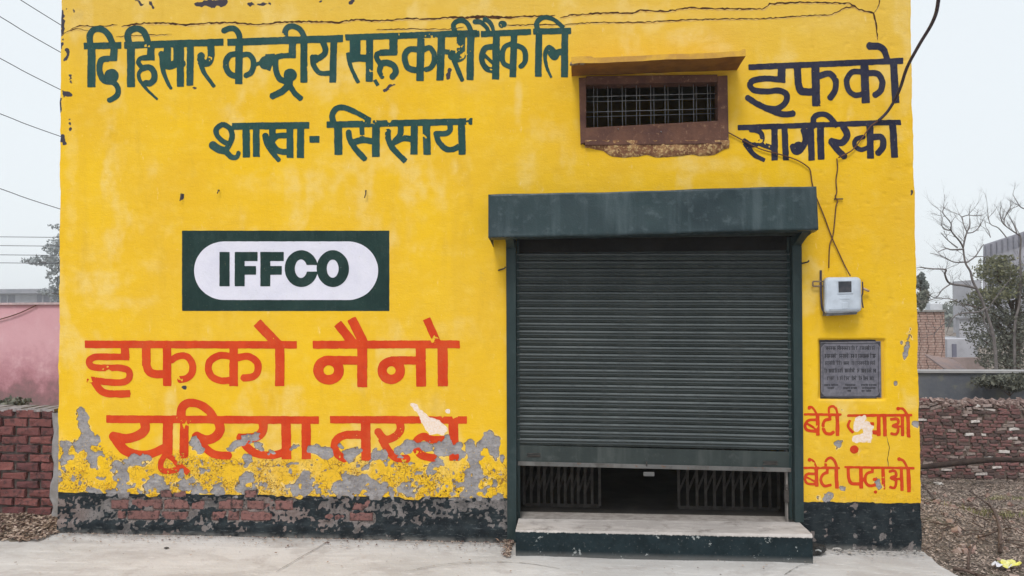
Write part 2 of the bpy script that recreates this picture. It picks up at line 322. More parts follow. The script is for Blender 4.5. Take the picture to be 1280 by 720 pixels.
wt = at(612, -78).z
BLD = empty('shop_building', (0, 2.5, 0), 'yellow painted single storey shop with a dark green rolling shutter and painted lettering', 'building')
fw_me = npmesh('front_wall', P.reshape(-1, 3), Q, True)
paint(fw_me, 'ma', (peel, black, flake), uu, vv); paint(fw_me, 'mb', (pale, cream, dark), uu, vv); paint(fw_me, 'mc', (chip, brick, washed), uu, vv)
fw = link('front_wall', fw_me, M_WALL, BLD)
M_SIDE = simple('side_plaster', (.74, .46, .03), (.66, .40, .04), 2, .8)
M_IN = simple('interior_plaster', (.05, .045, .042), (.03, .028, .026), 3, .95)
M_CONC = simple('bare_concrete', (.33, .32, .31), (.24, .23, .22), 6, .85)
XL, XR = P[..., 0].min()+.03, P[..., 0].max()-.07
# shell of the building: side walls, back wall, roof, interior linings (closed, so the rooms are dark)
for a, b in (((XL, .02, -.3), (XL+.23, 5, wt)), ((XR-.23, .02, -.3), (XR, 5, wt))): MB().box(a, b).build('side_wall', M_SIDE, BLD)
MB().box((XL+.231, 4.77, -.3), (XR-.231, 4.998, wt)).build('back_wall', M_SIDE, BLD)
MB().box((XL-.1, -.12, wt-.005), (XR+.1, 5.1, wt+.14)).build('roof', M_CONC, BLD)
for col, XS in ((0, XL), (-1, XR)):      # the corner returns: plaster turning round onto the side walls
    e_ = P[:, col, :][::4]; k = len(e_); V_ = []
    for q in e_: V_ += [tuple(q), (q[0], .05, q[2]), (XS, .075, q[2])]
    F_ = [f for i in range(k-1) for f in ((3*i, 3*i+1, 3*i+4, 3*i+3), (3*i+1, 3*i+2, 3*i+5, 3*i+4))]
    me_ = bpy.data.meshes.new('corner_return'); me_.from_pydata(V_, [], F_); me_.update(); link('corner_return', me_, M_SIDE, BLD)
dx0, dx1 = at(DOOR[0], 600).x-.01, at(DOOR[1], 600).x+.02; dzt = at(800, 292).z; vx0, vx1 = at(728, 140).x, at(906, 140).x; vz0, vz1 = at(815, 181).z, at(815, 98).z
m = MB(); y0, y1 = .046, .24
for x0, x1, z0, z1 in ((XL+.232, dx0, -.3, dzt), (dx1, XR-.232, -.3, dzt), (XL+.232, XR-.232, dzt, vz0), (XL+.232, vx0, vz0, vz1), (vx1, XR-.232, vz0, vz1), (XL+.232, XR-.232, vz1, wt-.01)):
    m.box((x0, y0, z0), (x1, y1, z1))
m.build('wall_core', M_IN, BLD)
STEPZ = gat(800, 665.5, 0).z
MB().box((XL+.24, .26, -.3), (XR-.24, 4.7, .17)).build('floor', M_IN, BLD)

# individual bricks exposed in the plinth
def brick_mat(name, c1, c2, stain=(.09, .07, .07), amt=.45):
    t = NT(name); oi = t.n('ObjectInfo'); g = t.coord(); n = t.noise(22, 5, .65); n2 = t.noise(70, 4, .6)
    c = t.mix(oi.outputs['Random'], c1, c2); c = t.mix(t.ramp(n, .46, .66, 0, amt), c, stain); c = t.mix(t.ramp(n2, .60, .72, 0, .45), c, (.32, .25, .23))
    t.bump(t.math('ADD', n, t.math('MULTIPLY', n2, .5)), .010, .9); return t.fin(c, .9, spec=.15)
M_PB = brick_mat('bare_brick', (.235, .115, .105), (.19, .095, .088), (.030, .026, .026), .9)
def brick_mesh(name, w, h, d, seed, rough=.003):
    r = random.Random(seed); V = []; Fc = []
    # rounded cuboid: 3x2 front grid pushed about, chamfered edge
    c = min(w, h)*.14
    for (x, z, y) in [(-w/2+c, -h/2+c, -d/2), (0, -h/2+c*.8, -d/2), (w/2-c, -h/2+c, -d/2), (w/2-c, h/2-c, -d/2), (0, h/2-c*.8, -d/2), (-w/2+c, h/2-c, -d/2)]:
        V.append((x+r.uniform(-1, 1)*rough, y+r.uniform(-1, 1)*rough, z+r.uniform(-1, 1)*rough))
    for (x, z) in [(-w/2, -h/2), (0, -h/2), (w/2, -h/2), (w/2, h/2), (0, h/2), (-w/2, h/2)]:
        V.append((x+r.uniform(-1, 1)*rough, -d/2+c*.9, z+r.uniform(-1, 1)*rough))
    for (x, z) in [(-w/2, -h/2), (0, -h/2), (w/2, -h/2), (w/2, h/2), (0, h/2), (-w/2, h/2)]: V.append((x, d/2, z))
    Fc = [(0, 1, 4, 5), (1, 2, 3, 4)]
    for k in range(6): j = (k+1) % 6; Fc += [(6+k, 6+j, j, k), (12+k, 12+j, 6+j, 6+k)]
    Fc.append((17, 16, 15, 14, 13, 12))
    me = bpy.data.meshes.new(name); me.from_pydata(V, [], Fc); me.update(); return me
for i, (a, b, c, d) in enumerate(PB):
    p = at(a, d); q = at(b, c); me = brick_mesh('brick', q.x-p.x-.004, q.z-p.z-.004, .06, i); 
    hc = float(np.mean(samp((n_lo-.5)*.010, np.array([(a+b)/2.]), np.array([(c+d)/2.]))))
    link('brick', me, M_PB, BLD, loc=((p.x+q.x)/2, .03+.0045-hc, (p.z+q.z)/2))

# cracks: narrow open fissures, dark ribbons with an eroded lip
def ribbon(mb, pts, wd, off=.0015, jit=.8, seed=0):
    r = random.Random(seed); P2 = []
    for (ax, ay), (bx, by) in zip(pts, pts[1:]):
        n = max(1, int(math.hypot(bx-ax, by-ay)/3.0))
        for k in range(n): P2.append((ax+(bx-ax)*k/n+r.uniform(-.5, .5)*jit, ay+(by-ay)*k/n+r.uniform(-1, 1)*jit))
    P2.append(pts[-1]); base = len(mb.v); L = len(P2)
    for i, (x, y) in enumerate(P2):
        a = P2[max(0, i-1)]; b = P2[min(L-1, i+1)]; dx, dy = b[0]-a[0], b[1]-a[1]; q = math.hypot(dx, dy)+1e-6
        ww = wd*(.45+.9*r.random())*min(1, .25+min(i, L-1-i)*.3)/2; nx, ny = -dy/q*ww, dx/q*ww
        for sg in (1, -1):
            u = x+sg*nx; v = y+sg*ny; p = at(u, v); h = float(wall_h(np.array([u]), np.array([v]))[0]); mb.v.append((p.x, -h-off, p.z))
    for i in range(L-1): mb.f.append((base+2*i, base+2*i+1, base+2*i+3, base+2*i+2)); mb.sm.append(False)
M_CR = simple('crack_shadow', (.10, .045, .02), (.05, .025, .015), 20, 1)
M_LIP = simple('crack_lip', (.60, .36, .08), (.72, .50, .16), 20, .9)
CR = [([(88,37),(100,32),(122,33),(147,31)],1.3),([(152,33),(180,29),(210,29),(232,31),(258,29),(284,28),(303,29),(320,31),(350,28),(380,27),(402,27),(424,28),(445,24),(468,26),(490,25),(512,23),(540,24),(560,22),(572,21)],2.0),
      ([(560,22),(590,22),(620,22),(648,21)],2.6),([(585,21),(600,20),(640,22),(656,20),(680,20),(694,19)],1.8),([(700,23),(712,19),(728,18),(760,16),(790,17),(800,13),(835,14),(862,10),(900,11),(955,11),(962,5),(1000,3),(1062,4),(1074,12),(1092,16),(1095,30),(1097,50)],1.8),
      ([(1092,16),(1098,8),(1100,-4)],1.4),([(470,37),(520,36),(560,37),(580,34)],1.0),([(632,32),(660,31),(700,31)],1.2),([(704,31),(740,28),(800,28),(860,25),(900,24),(960,23),(1000,20),(1040,18),(1055,10),(1070,8)],1.3),
      ([(78,42),(95,36),(112,38)],1.0),([(145,46),(180,44),(215,43)],.8),([(1108,545),(1112,560),(1109,572),(1111,585)],.7),([(640,-30),(760,-22),(900,-40),(1100,-20)],1.5)]
for i, (p, wd) in enumerate(CR):
    mc_, ml_ = MB(), MB(); ribbon(mc_, p, wd, .0018, .7, i); ribbon(ml_, [(x, y+1.1) for x, y in p], wd*1.3, .0009, .6, 50+i)
    ml_.build('crack_edge', M_LIP, mc_.build('crack', M_CR, BLD))

# ------------------------------------------------------------------ painted lettering: every brush stroke is measured (origin x, y, scale) and laid as a paint film on the plaster
# stroke: (width, x,y, x,y, ...) flat ends; 's' first = smooth curve; 'e' = ellipse ring (width, cx,cy,rx,ry); 'd' = dab (r, x,y); width may be (w0,w1)
G_A, G_B, G_C, G_D, G_E, G_F = (70,0,5.333), (270,0,5.333), (420,20,8.), (560,10,7.2), (250,120,7.111), (400,120,6.4)
G_G, G_H, G_I, G_J, G_K, G_L = (910,40,4.1125), (95,390,4.414), (380,390,5.818), (90,490,4.129), (390,490,4.923), (1000,500,5.76)
WORDS = [
('green', G_A, [(42,188,308,435,303),(52,238,290,237,580),('s',40,233,300,226,240,248,203,285,192,325,207,358,245,382,305),(46,388,300,385,402),(32,404,392,340,390),
  ('s',38,350,392,305,402,290,450,298,500,325,540,375,545),('d',46,372,506),('s',34,375,545,405,570,417,610,400,645,350,672)]),
('green', G_A, [(45,456,303,1116,281),(50,500,300,500,580),('s',42,495,300,478,240,498,203,540,190,580,208,603,248,618,300),(48,632,290,632,392),(32,657,386,578,386),
  ('s',28,600,382,560,392,550,420,578,455),('s',38,575,458,620,448,652,478,655,525,630,555,595,552),('s',(26,12),578,455,553,490,560,535,600,590,640,630,677,662),
  ('d',20,704,362),('s',(34,18),703,365,710,440,722,495,745,550,768,592),(46,742,300,742,430),('s',50,712,425,760,440,800,425,845,425),(34,800,300,800,400),(46,829,285,829,578),
  (44,897,285,893,570),('s',46,1032,290,1034,370,1018,415,985,420,963,390),('d',24,968,372),('s',(32,20),962,415,985,480,1020,530,1056,578)]),
('green', G_B, [(46,76,283,846,256),('s',36,50,207,88,190,125,193,152,225,162,275),(48,155,280,151,560),('s',38,145,358,95,368,68,405,70,455,95,495,135,508),
  ('s',34,172,368,215,362,245,392,250,440,232,485,195,505),('s',22,262,432,278,425,300,415),('d',44,332,418),(26,330,374,392,372),(24,383,375,350,470),
  (46,512,270,508,378),(34,532,370,420,373),('s',38,445,372,402,385,396,430,406,490,430,530,480,545),('d',42,495,500),(46,490,500,487,570),('s',42,488,562,440,610,368,645),('s',34,488,560,520,615,568,660),
  (44,586,250,586,550),('s',36,463,258,462,205,487,178,525,177,565,203,592,258),('s',38,712,275,730,330,716,368,665,398),('d',28,662,392),('s',32,642,372,650,430,690,485,765,487),(44,786,260,778,550)]),
('green', G_C, [(60,94,216,1412,172),(105,190,250,192,430),('s',70,145,432,230,420,340,428),('s',(40,34),122,370,140,480,175,570,225,668),(68,338,220,332,655),
  (80,573,230,575,372),(60,612,364,438,366),('s',48,470,358,412,380,408,425,440,475),('s',60,440,482,510,468,578,500,598,560,560,612),('s',(52,40),452,490,436,550,465,618),(34,388,640,420,695),
  (72,850,225,840,650),('s',58,825,335,740,335,690,385,692,455,722,520,795,545),('s',50,880,338,942,320,982,390,978,465,945,520,895,535),(72,1056,205,1040,645),(46,1090,355,1190,372)]),
('green', G_D, [(54,120,236,281,233),(72,118,240,115,420),('s',72,30,430,90,452,128,430),(40,10,400,60,420),('s',(44,38),52,470,90,560,132,658),(62,206,225,198,648),('s',42,60,208,50,152,88,118,140,118,182,152,206,212)]),
('green', G_D, [(52,300,236,748,214),('s',(46,30),236,125,292,128,342,170,368,212),('s',(46,30),330,100,372,125,396,165,410,212),('e',30,490,148,20,18),('d',22,490,148),(62,436,225,428,642),
  ('s',48,405,348,340,360,306,420,310,490,350,548,402,562),(28,330,428,402,492),(58,595,235,583,622),('s',42,565,322,510,352,490,422,502,500,562,532),('s',44,620,338,680,370,698,430,688,492,650,528)]),
('green', G_D, [(54,766,213,1106,206),(58,820,195,812,618),('s',(46,34),808,200,796,142,832,97,890,86,960,110,1040,178),(60,1052,225,1048,622),('s',58,1020,395,985,402,958,440,925,405),
  ('s',(46,20),960,395,910,352,880,392,874,460,895,550,932,628)]),
('green', G_E, [(58,285,270,970,261),('s',44,205,250,148,290,150,345,195,395,240,420),('s',46,205,252,262,285,286,345,272,410,235,475),('s',(76,62),112,435,165,470,235,490),('s',(52,34),228,490,275,540,325,545,345,500),
  (62,410,285,413,545),(58,500,285,502,540),(56,645,290,645,390),('d',34,625,400),('s',(56,36),580,345,600,430,650,510,705,575),('s',48,640,400,690,355,770,352),('s',50,640,420,690,485,790,500),(58,800,285,800,550),(60,895,285,893,550),(58,974,386,1060,386)]),
('green', G_F, [(50,55,230,1218,204),(62,143,215,148,470),('s',(50,36),112,225,98,152,130,103,185,92,260,118,330,155,398,192),('s',44,228,282,240,350,285,425,365,510),(36,335,240,338,340),('s',48,265,372,340,352,430,365),
  (60,447,220,448,486),('s',44,545,275,548,350,592,430,685,522),('s',46,645,225,642,310,598,362),('s',48,590,370,670,338,745,350),(55,755,215,752,466),(58,850,210,857,470),('s',42,1038,225,1040,275,1000,302,915,300),
  ('s',44,930,300,950,365,1000,420,1060,428,1115,400),(55,1132,210,1138,470)]),
('navy', G_G, [(29,105,182,900,148),(38,275,180,275,258),('s',29,292,248,200,240,130,250,113,275,135,300,200,306,262,302,300,322,296,362,250,395,180,385,130,358,98,336),('s',30,150,370,230,408,290,424,338,418),
  (36,355,180,361,272),('s',36,360,262,378,305,445,308),(40,448,165,454,382),('s',30,468,228,520,214,552,250,550,300,522,342),(40,700,160,708,365),('s',27,692,206,640,206,610,245,620,300,655,325,700,318),
  ('s',30,722,212,770,216,792,255,785,300,752,326),(36,850,150,862,365),('s',(38,28),722,72,775,75,802,95,820,142)]),
('navy', G_G, [(26,50,492,888,464),('s',24,112,502,165,515,172,558,125,582,78,556),('s',(30,18),88,568,130,628,188,660),(24,165,575,242,602),(32,238,488,240,660),(30,290,488,297,660),('s',30,388,500,398,555,372,606,345,615,332,585),
  ('d',24,362,588),(32,424,488,430,660),(34,474,482,478,655),('s',27,440,490,440,442,475,422,515,432,562,485),('s',34,590,485,612,530,582,570,525,560),('s',32,528,560,560,602,602,645),(34,728,475,732,650),
  ('s',22,702,540,660,550,650,582,682,605,722,592),('s',30,745,540,790,542,796,590,768,625),(34,845,470,856,645)]),
('red', G_H, [(40,50,178,1218,181),(44,270,185,270,256),('s',35,293,249,180,247,100,249,72,275,92,303,160,309,240,308,290,324,292,366,258,387,180,387,62,372),('s',38,100,385,135,432,185,451,298,451),
  (46,388,185,388,295),('s',44,388,285,404,328,440,343,505,343),(45,503,185,503,408),('s',36,525,268,560,244,612,246,642,285,640,335,612,365,572,372),(45,870,185,870,408),('s',37,852,245,795,240,745,265,730,310,750,356,800,378,855,376),
  ('s',38,890,252,950,245,998,275,1004,320,980,355,920,364),(50,1125,180,1125,408),(52,1000,58,1110,175)]),
('red', G_I, [(55,65,238,1132,235),('e',69,180,422,75,71),(60,170,350,402,352),(70,424,235,425,545),(64,245,85,372,245),(66,345,48,432,222),('e',66,635,425,66,65),(58,630,352,832,352),(70,848,235,853,542),(72,1008,235,1010,540),(54,892,50,970,228)]),
('red', G_J, [(38,178,140,1274,145),('s',46,372,150,378,192,345,222,280,240,205,226),('s',(50,40),222,235,262,292,320,320,400,322,482,285),(50,496,150,493,320),('s',27,490,315,460,362,466,402,512,408,555,388,525,350,495,330),(28,535,362,602,418),
  (44,580,140,578,342),('s',(46,38),566,145,566,88,600,57,660,65,710,100,745,152),('s',46,756,150,765,195,738,232,690,246,636,225),('s',38,660,240,690,290,740,322,818,328),('s',44,985,150,985,198,948,232,858,238),
  ('s',38,870,240,910,290,960,320,1040,325,1105,305),(48,1105,150,1108,346),(46,1208,150,1210,346)]),
('red', G_K, [(44,112,170,952,172),(58,330,180,333,422),('s',48,312,264,212,264,152,295,140,345,160,385,205,412),('s',46,540,180,545,232,510,275,450,290,402,238),('s',46,428,288,470,360,520,405,592,410),(58,870,175,875,422),
  ('s',46,842,292,735,292,690,272,645,300,642,350,682,392,755,406)]),
('red', G_L, [(15,28,103,298,105),('s',15,60,50,85,52,108,80,122,108),('d',12,66,58),(24,126,100,129,255),('s',17,112,142,62,146,36,180,52,216,118,226),(13,52,170,112,206),(17,215,108,215,145),('s',20,222,138,178,148,165,190,182,236,220,244,240,230),
  (25,268,102,270,258),('s',16,208,92,210,56,238,45,260,65,269,105)]),
('red', G_L, [(17,340,112,806,108),('s',18,360,145,346,190,382,235),(20,460,170,532,170),('s',26,488,165,496,222,562,236),(24,565,108,567,258),(24,607,108,612,260),('s',18,650,140,700,137,704,170,668,186,705,202,694,245,652,240),
  (14,690,190,738,190),(22,735,108,738,260),(24,775,103,780,268),('s',16,702,62,740,64,772,108),('d',13,706,62)]),
('red', G_L, [(15,25,488,286,488),('s',14,68,424,98,442,118,488),('d',13,68,430),(23,116,485,120,622),('s',17,106,532,56,532,35,560,52,600,112,605),(13,48,556,106,586),(17,196,488,196,524),('s',18,202,520,164,536,150,575,172,618,226,610),
  (24,260,485,265,636),('s',17,184,472,190,432,220,415,250,440,266,488)]),
('red', G_L, [(15,320,483,822,490),('s',21,345,485,350,560,372,600,432,602),(24,437,483,440,636),(18,520,488,520,518),('s',19,528,515,480,530,468,580,495,616,540,610,560,580,528,570),('d',11,542,662),(23,597,488,600,642),
  ('s',18,640,515,682,511,690,545,655,560,690,580,680,630,645,626),(13,680,570,728,566),(21,728,488,733,652),(26,778,488,785,662),('s',16,710,424,745,438,772,490),('d',13,712,425)]),
]
def sdf_eval(g, strokes, u, v):
    x0, y0, s = g; D = np.full(u.shape, -9., np.float32)
    def seg(ax, ay, bx, by, wa, wb_, ca, cb):
        x_0, x_1 = min(ax, bx)-wa-2, max(ax, bx)+wa+2; y_0, y_1 = min(ay, by)-wa-2, max(ay, by)+wa+2
        ii = np.where((u[0] >= x_0) & (u[0] <= x_1))[0]; jj = np.where((v[:, 0] >= y_0) & (v[:, 0] <= y_1))[0]
        if not len(ii) or not len(jj): return
        sl_ = np.s_[jj[0]:jj[-1]+1, ii[0]:ii[-1]+1]; uu_, vv_ = u[sl_], v[sl_]
        dx, dy = bx-ax, by-ay; L = math.hypot(dx, dy)+1e-6; t = ((uu_-ax)*dx+(vv_-ay)*dy)/L; pr = np.abs((uu_-ax)*dy-(vv_-ay)*dx)/L
        r = (wa+(wb_-wa)*np.clip(t/L, 0, 1))/2; over = np.maximum(-t, t-L)
        rd = r-np.hypot(pr, np.maximum(over, 0)); fl = np.minimum(r-pr, -over)
        e = np.where(t < 0, fl if ca else rd, np.where(t > L, fl if cb else rd, r-pr))
        if ca: e = np.minimum(e, np.where(t < L/2, t+.0, 99))
        if cb: e = np.minimum(e, np.where(t > L/2, L-t, 99))
        D[sl_] = np.maximum(D[sl_], e)
    for st in strokes:
        k = st[0] if isinstance(st[0], str) else ''
        if k == 'd': _, r, x, y = st; D = np.maximum(D, r/s-np.hypot(u-(x0+x/s), v-(y0+y/s))); continue
        if k == 'e':
            _, wd, x, y, rx, ry = st; q = np.hypot((u-(x0+x/s))/(rx/s), (v-(y0+y/s))/(ry/s)); D = np.maximum(D, wd/s/2-np.abs(q-1)*(rx+ry)/2/s); continue
        st = st[1:] if k == 's' else st
        wd = st[0] if isinstance(st[0], tuple) else (st[0], st[0]); c = [(x0+st[i]/s, y0+st[i+1]/s) for i in range(1, len(st), 2)]
        if k == 's': c = [(p.x, p.y) for p in smooth_pts([(a, b, 0) for a, b in c], 5)]
        n = len(c)-1
        for i in range(n):
            seg(*c[i], *c[i+1], (wd[0]+(wd[1]-wd[0])*i/n)/s, (wd[0]+(wd[1]-wd[0])*(i+1)/n)/s, i == 0, i == n-1)
    return D
WEAR = np.minimum(-(peel-.3), -(cream+.2)); 
CHIPS = fbm(2.6, 91, 3)*.75+fbm(14, 93, 3)*.45
CHSP = union([[(465,90,7)],[(480,98,5)],[(503,44,4),(512,44,3)],[(534,47,4),(545,45,4)],[(240,60,0)],[(218,60,0)],[(572,58,5),(566,62,4)],[(262,75,3)],[(277,90,3)],[(355,45,3)],[(445,176,3),(452,150,5),(468,152,5)],[(484,152,4),(492,150,3)],[(483,167,4)],[(530,172,2)],
   [(452,165,3)],[(586,150,4)],[(578,69,2)],[(405,68,2)],[(408,75,3)],[(118,478,4),(110,474,3)],[(136,462,4)],[(227,473,4)],[(230,532,4)],[(233,545,3)],[(240,575,3)],[(545,421,3),(541,428,2)],[(523,565,3)],[(1014,90,3),(1013,98,2)],[(946,178,2),(975,187,2)],
   [(568,522,3),(556,522,3)],[(1103,600,4),(1100,612,3)],[(1040,508,1)],[(230,560,4),(232,572,3)],[(185,56,2)],[(192,72,1)]])
def film(name, g, strokes, mat, parent, sd=0, wear=True, step=.8, extra=None, off=.0021, region=None, jit=.55):
    xs, ys = [], []
    if region: a0, b0, a1, b1 = region
    else:
        for st in strokes:
            q = [z for z in st if not isinstance(z, (str, tuple))]
            q = q[1:] if not isinstance(st[1 if isinstance(st[0], str) else 0], tuple) else q
            if st[0] == 'e': q = [q[0]-q[2]-40, q[1]-q[3]-40, q[0]+q[2]+40, q[1]+q[3]+40]
            xs += q[0::2]; ys += q[1::2]
        a0, a1 = g[0]+(min(xs)-70)/g[2], g[0]+(max(xs)+70)/g[2]; b0, b1 = g[1]+(min(ys)-70)/g[2], g[1]+(max(ys)+70)/g[2]
    u, v = np.meshgrid(np.arange(a0, a1, step), np.arange(b0, b1, step))
    D = extra(u, v) if extra else sdf_eval(g, strokes, u, v)
    D = D+(0 if extra else .22)+(samp(n_hi, u, v)-.5)*jit*1.6+(samp(n_fine, u, v)-.5)*jit
    if wear:
        D = np.minimum(D, samp(WEAR, u, v)); ch = samp(CHIPS, u, v)+.07*np.clip(samp(CHSP, u, v)+4, 0, 4)/1.3
        D = np.minimum(D, (.905-ch)*18)
        D = np.minimum(D, (1.06-samp(flake, u, v)*.36-samp(n_fine, u, v))*14)
    nj, ni = D.shape; pos = D > 0; verts = []; faces = []; cache = {}
    def vert(kx, ky):
        q = (kx, ky)
        if q not in cache: cache[q] = len(verts); verts.append(q)
        return cache[q]
    any_ = pos[:-1, :-1] | pos[1:, :-1] | pos[:-1, 1:] | pos[1:, 1:]
    Dl = D.tolist()
    for j, i in zip(*np.where(any_)):
        j = int(j); i = int(i); cs = ((i, j), (i+1, j), (i+1, j+1), (i, j+1)); poly = []
        for k in range(4):
            (xa, ya), (xb, yb) = cs[k], cs[(k+1) % 4]; da, db = Dl[ya][xa], Dl[yb][xb]
            if da > 0: poly.append(vert(xa, ya))
            if (da > 0) != (db > 0):
                if (xa, ya) > (xb, yb): (xa, ya), (xb, yb), da, db = (xb, yb), (xa, ya), db, da
                f = da/(da-db); poly.append(vert(round(xa+(xb-xa)*f, 4), round(ya+(yb-ya)*f, 4)))
        if len(poly) > 2: faces.append(tuple(reversed(poly)))
    if not verts: return None
    q = np.array(verts); uu_ = a0+q[:, 0]*step; vv_ = b0+q[:, 1]*step; W = np_at(uu_, vv_); W[:, 1] = -wall_h(uu_, vv_)-off
    me = bpy.data.meshes.new(name); me.from_pydata(W.tolist(), [], faces); me.update(); me.polygons.foreach_set('use_smooth', [True]*len(faces))
    return link(name, me, mat, parent)
def paint_mat(name, c1, c2, c3):
    t = NT(name); n1 = t.noise(5, 5, .6); n3 = t.noise(60, 4, .6); st = t.noise(26, 4, .6, t.scaled((1, 1, .25)))
    c = t.mix(t.ramp(n1, .35, .65), c1, c2); c = t.mix(t.ramp(st, .5, .75, 0, .45), c, c3); c = t.mix(t.ramp(t.noise(3.5, 6, .75, t.scaled((1, 1, .6))), .48, .68, 0, .55), c, c3); c = t.mix(t.ramp(n3, .66, .76, 0, .5), c, tuple(.4*x+.25 for x in c3))
    c = t.mix(t.ramp(t.noise(110, 3, .7), .62, .72, 0, .35), c, tuple(.5*x for x in c1)); c = t.mix(t.ramp(t.noise(70, 4, .75, t.scaled((1, 1, .5))), .665, .70, 0, .5), c, (.42, .34, .16)); t.bump(t.math('ADD', n3, t.noise(14, 4, .6)), .003, .7); return t.fin(c, .75, spec=.15)
M_GRN = paint_mat('green_lettering_paint', (.014, .058, .056), (.022, .075, .068), (.045, .095, .10))
M_NAV = paint_mat('navy_lettering_paint', (.018, .020, .044), (.028, .030, .055), (.05, .05, .075))
M_RED = paint_mat('red_lettering_paint', (.56, .040, .009), (.64, .064, .012), (.56, .085, .025))
M_LGN = paint_mat('dark_green_sign_paint', (.010, .030, .028), (.015, .040, .036), (.030, .058, .055))
M_LWH = paint_mat('white_sign_paint', (.66, .655, .76), (.72, .71, .81), (.68, .68, .74))
MATS = dict(green=M_GRN, navy=M_NAV, red=M_RED)
for i, (c, g, s) in enumerate(WORDS): film('painted_word', g, s, MATS[c], BLD, i)
film('painted_dot', G_L, [('d',29,390,355)], M_RED, BLD, 99)
# logo: dark green panel, pale oval, five block letters
LG = (220, 280, 4.571)
def lx(x): return LG[0]+x/LG[2]
def ly(y): return LG[1]+y/LG[2]
def rect(a, b, c, d):
    return lambda u, v: np.minimum(np.minimum(u-lx(a), lx(c)-u), np.minimum(v-ly(b), ly(d)-v))
def pill(u, v):
    dx = np.maximum(np.abs(u-lx(630))-(525-172)/LG[2], 0); dy = v-ly(267); return 167/LG[2]*(1-np.hypot(dx/(172/LG[2]), dy/(167/LG[2])))
def ell(cx, cy, rx, ry): return lambda u, v: (1-np.hypot((u-lx(cx))/(rx/LG[2]), (v-ly(cy))/(ry/LG[2])))*(rx+ry)/2/LG[2]
def mx_(*f): return lambda u, v: np.maximum.reduce([k(u, v) for k in f])
def mn_(*f): return lambda u, v: np.minimum.reduce([k(u, v) for k in f])
def neg(f): return lambda u, v: -f(u, v)
def sfilm(n, fn, mat, p, off, r, step=.8): return film(n, None, None, mat, p, 0, False, step, fn, off, r, .22)
RG = (lx(20), ly(25), lx(1235), ly(510))
lp = sfilm('painted_logo_panel', rect(35, 38, 1219, 497), M_LGN, BLD, .0016, RG, 1.0)
sfilm('oval', pill, M_LWH, lp, .0032, RG, 1.0)
for f in (rect(250,160,308,356), mx_(rect(337,160,394,356), rect(337,160,467,212), rect(337,240,459,290)), mx_(rect(483,160,540,356), rect(483,160,617,212), rect(483,240,606,290)),
          mn_(ell(717,255,95,105), neg(ell(715,255,35,53)), neg(rect(718,234,830,272))), mn_(ell(897,255,92,105), neg(ell(896,255,34,52)))):
    sfilm('letter', f, M_LGN, lp, .0048, (lx(235), ly(140), lx(1000), ly(372)), .6)

# ------------------------------------------------------------------ rolling shutter
def metal(name, c1, c2, c3, rough=.45, bs=.0015, rust=0., dustz=False):
    t = NT(name); n1 = t.noise(2.2, 5, .6); n2 = t.noise(14, 5, .65); n3 = t.noise(90, 4, .6); st = t.noise(9, 4, .6, t.scaled((1, 1, .1)))
    c = t.mix(t.ramp(n1, .3, .7), c1, c2); c = t.mix(t.ramp(st, .45, .72, 0, .6), c, c3); c = t.mix(t.ramp(n2, .52, .72, 0, .6), c, c3)
    c = t.mix(t.ramp(n3, .68, .75, 0, .5), c, (.20, .19, .17))
    if rust: c = t.mix(t.ramp(t.noise(24, 5, .7), .60, .66, 0, rust), c, (.13, .06, .03))
    t.bump(t.math('ADD', n2, t.math('MULTIPLY', n3, .3)), bs, .6); return t.fin(c, t.ramp(n2, .3, .7, rough, rough+.2), 0, .35)
M_SH = metal('shutter_paint', (.020, .029, .029), (.034, .046, .045), (.064, .074, .072), .36)
M_HD = metal('hood_paint', (.016, .032, .040), (.022, .044, .050), (.072, .102, .115), .34, .007)
M_GD = metal('guide_paint', (.010, .024, .026), (.016, .034, .036), (.035, .052, .054), .5)
M_BB = metal('bottom_bar_metal', (.10, .10, .10), (.16, .155, .15), (.06, .055, .05), .45, .001, .7)
M_DK = simple('dark_iron', (.045, .042, .040), (.09, .08, .075), 12, .7)
M_GB = simple('gate_iron', (.035, .031, .028), (.06, .054, .05), 18, .8)

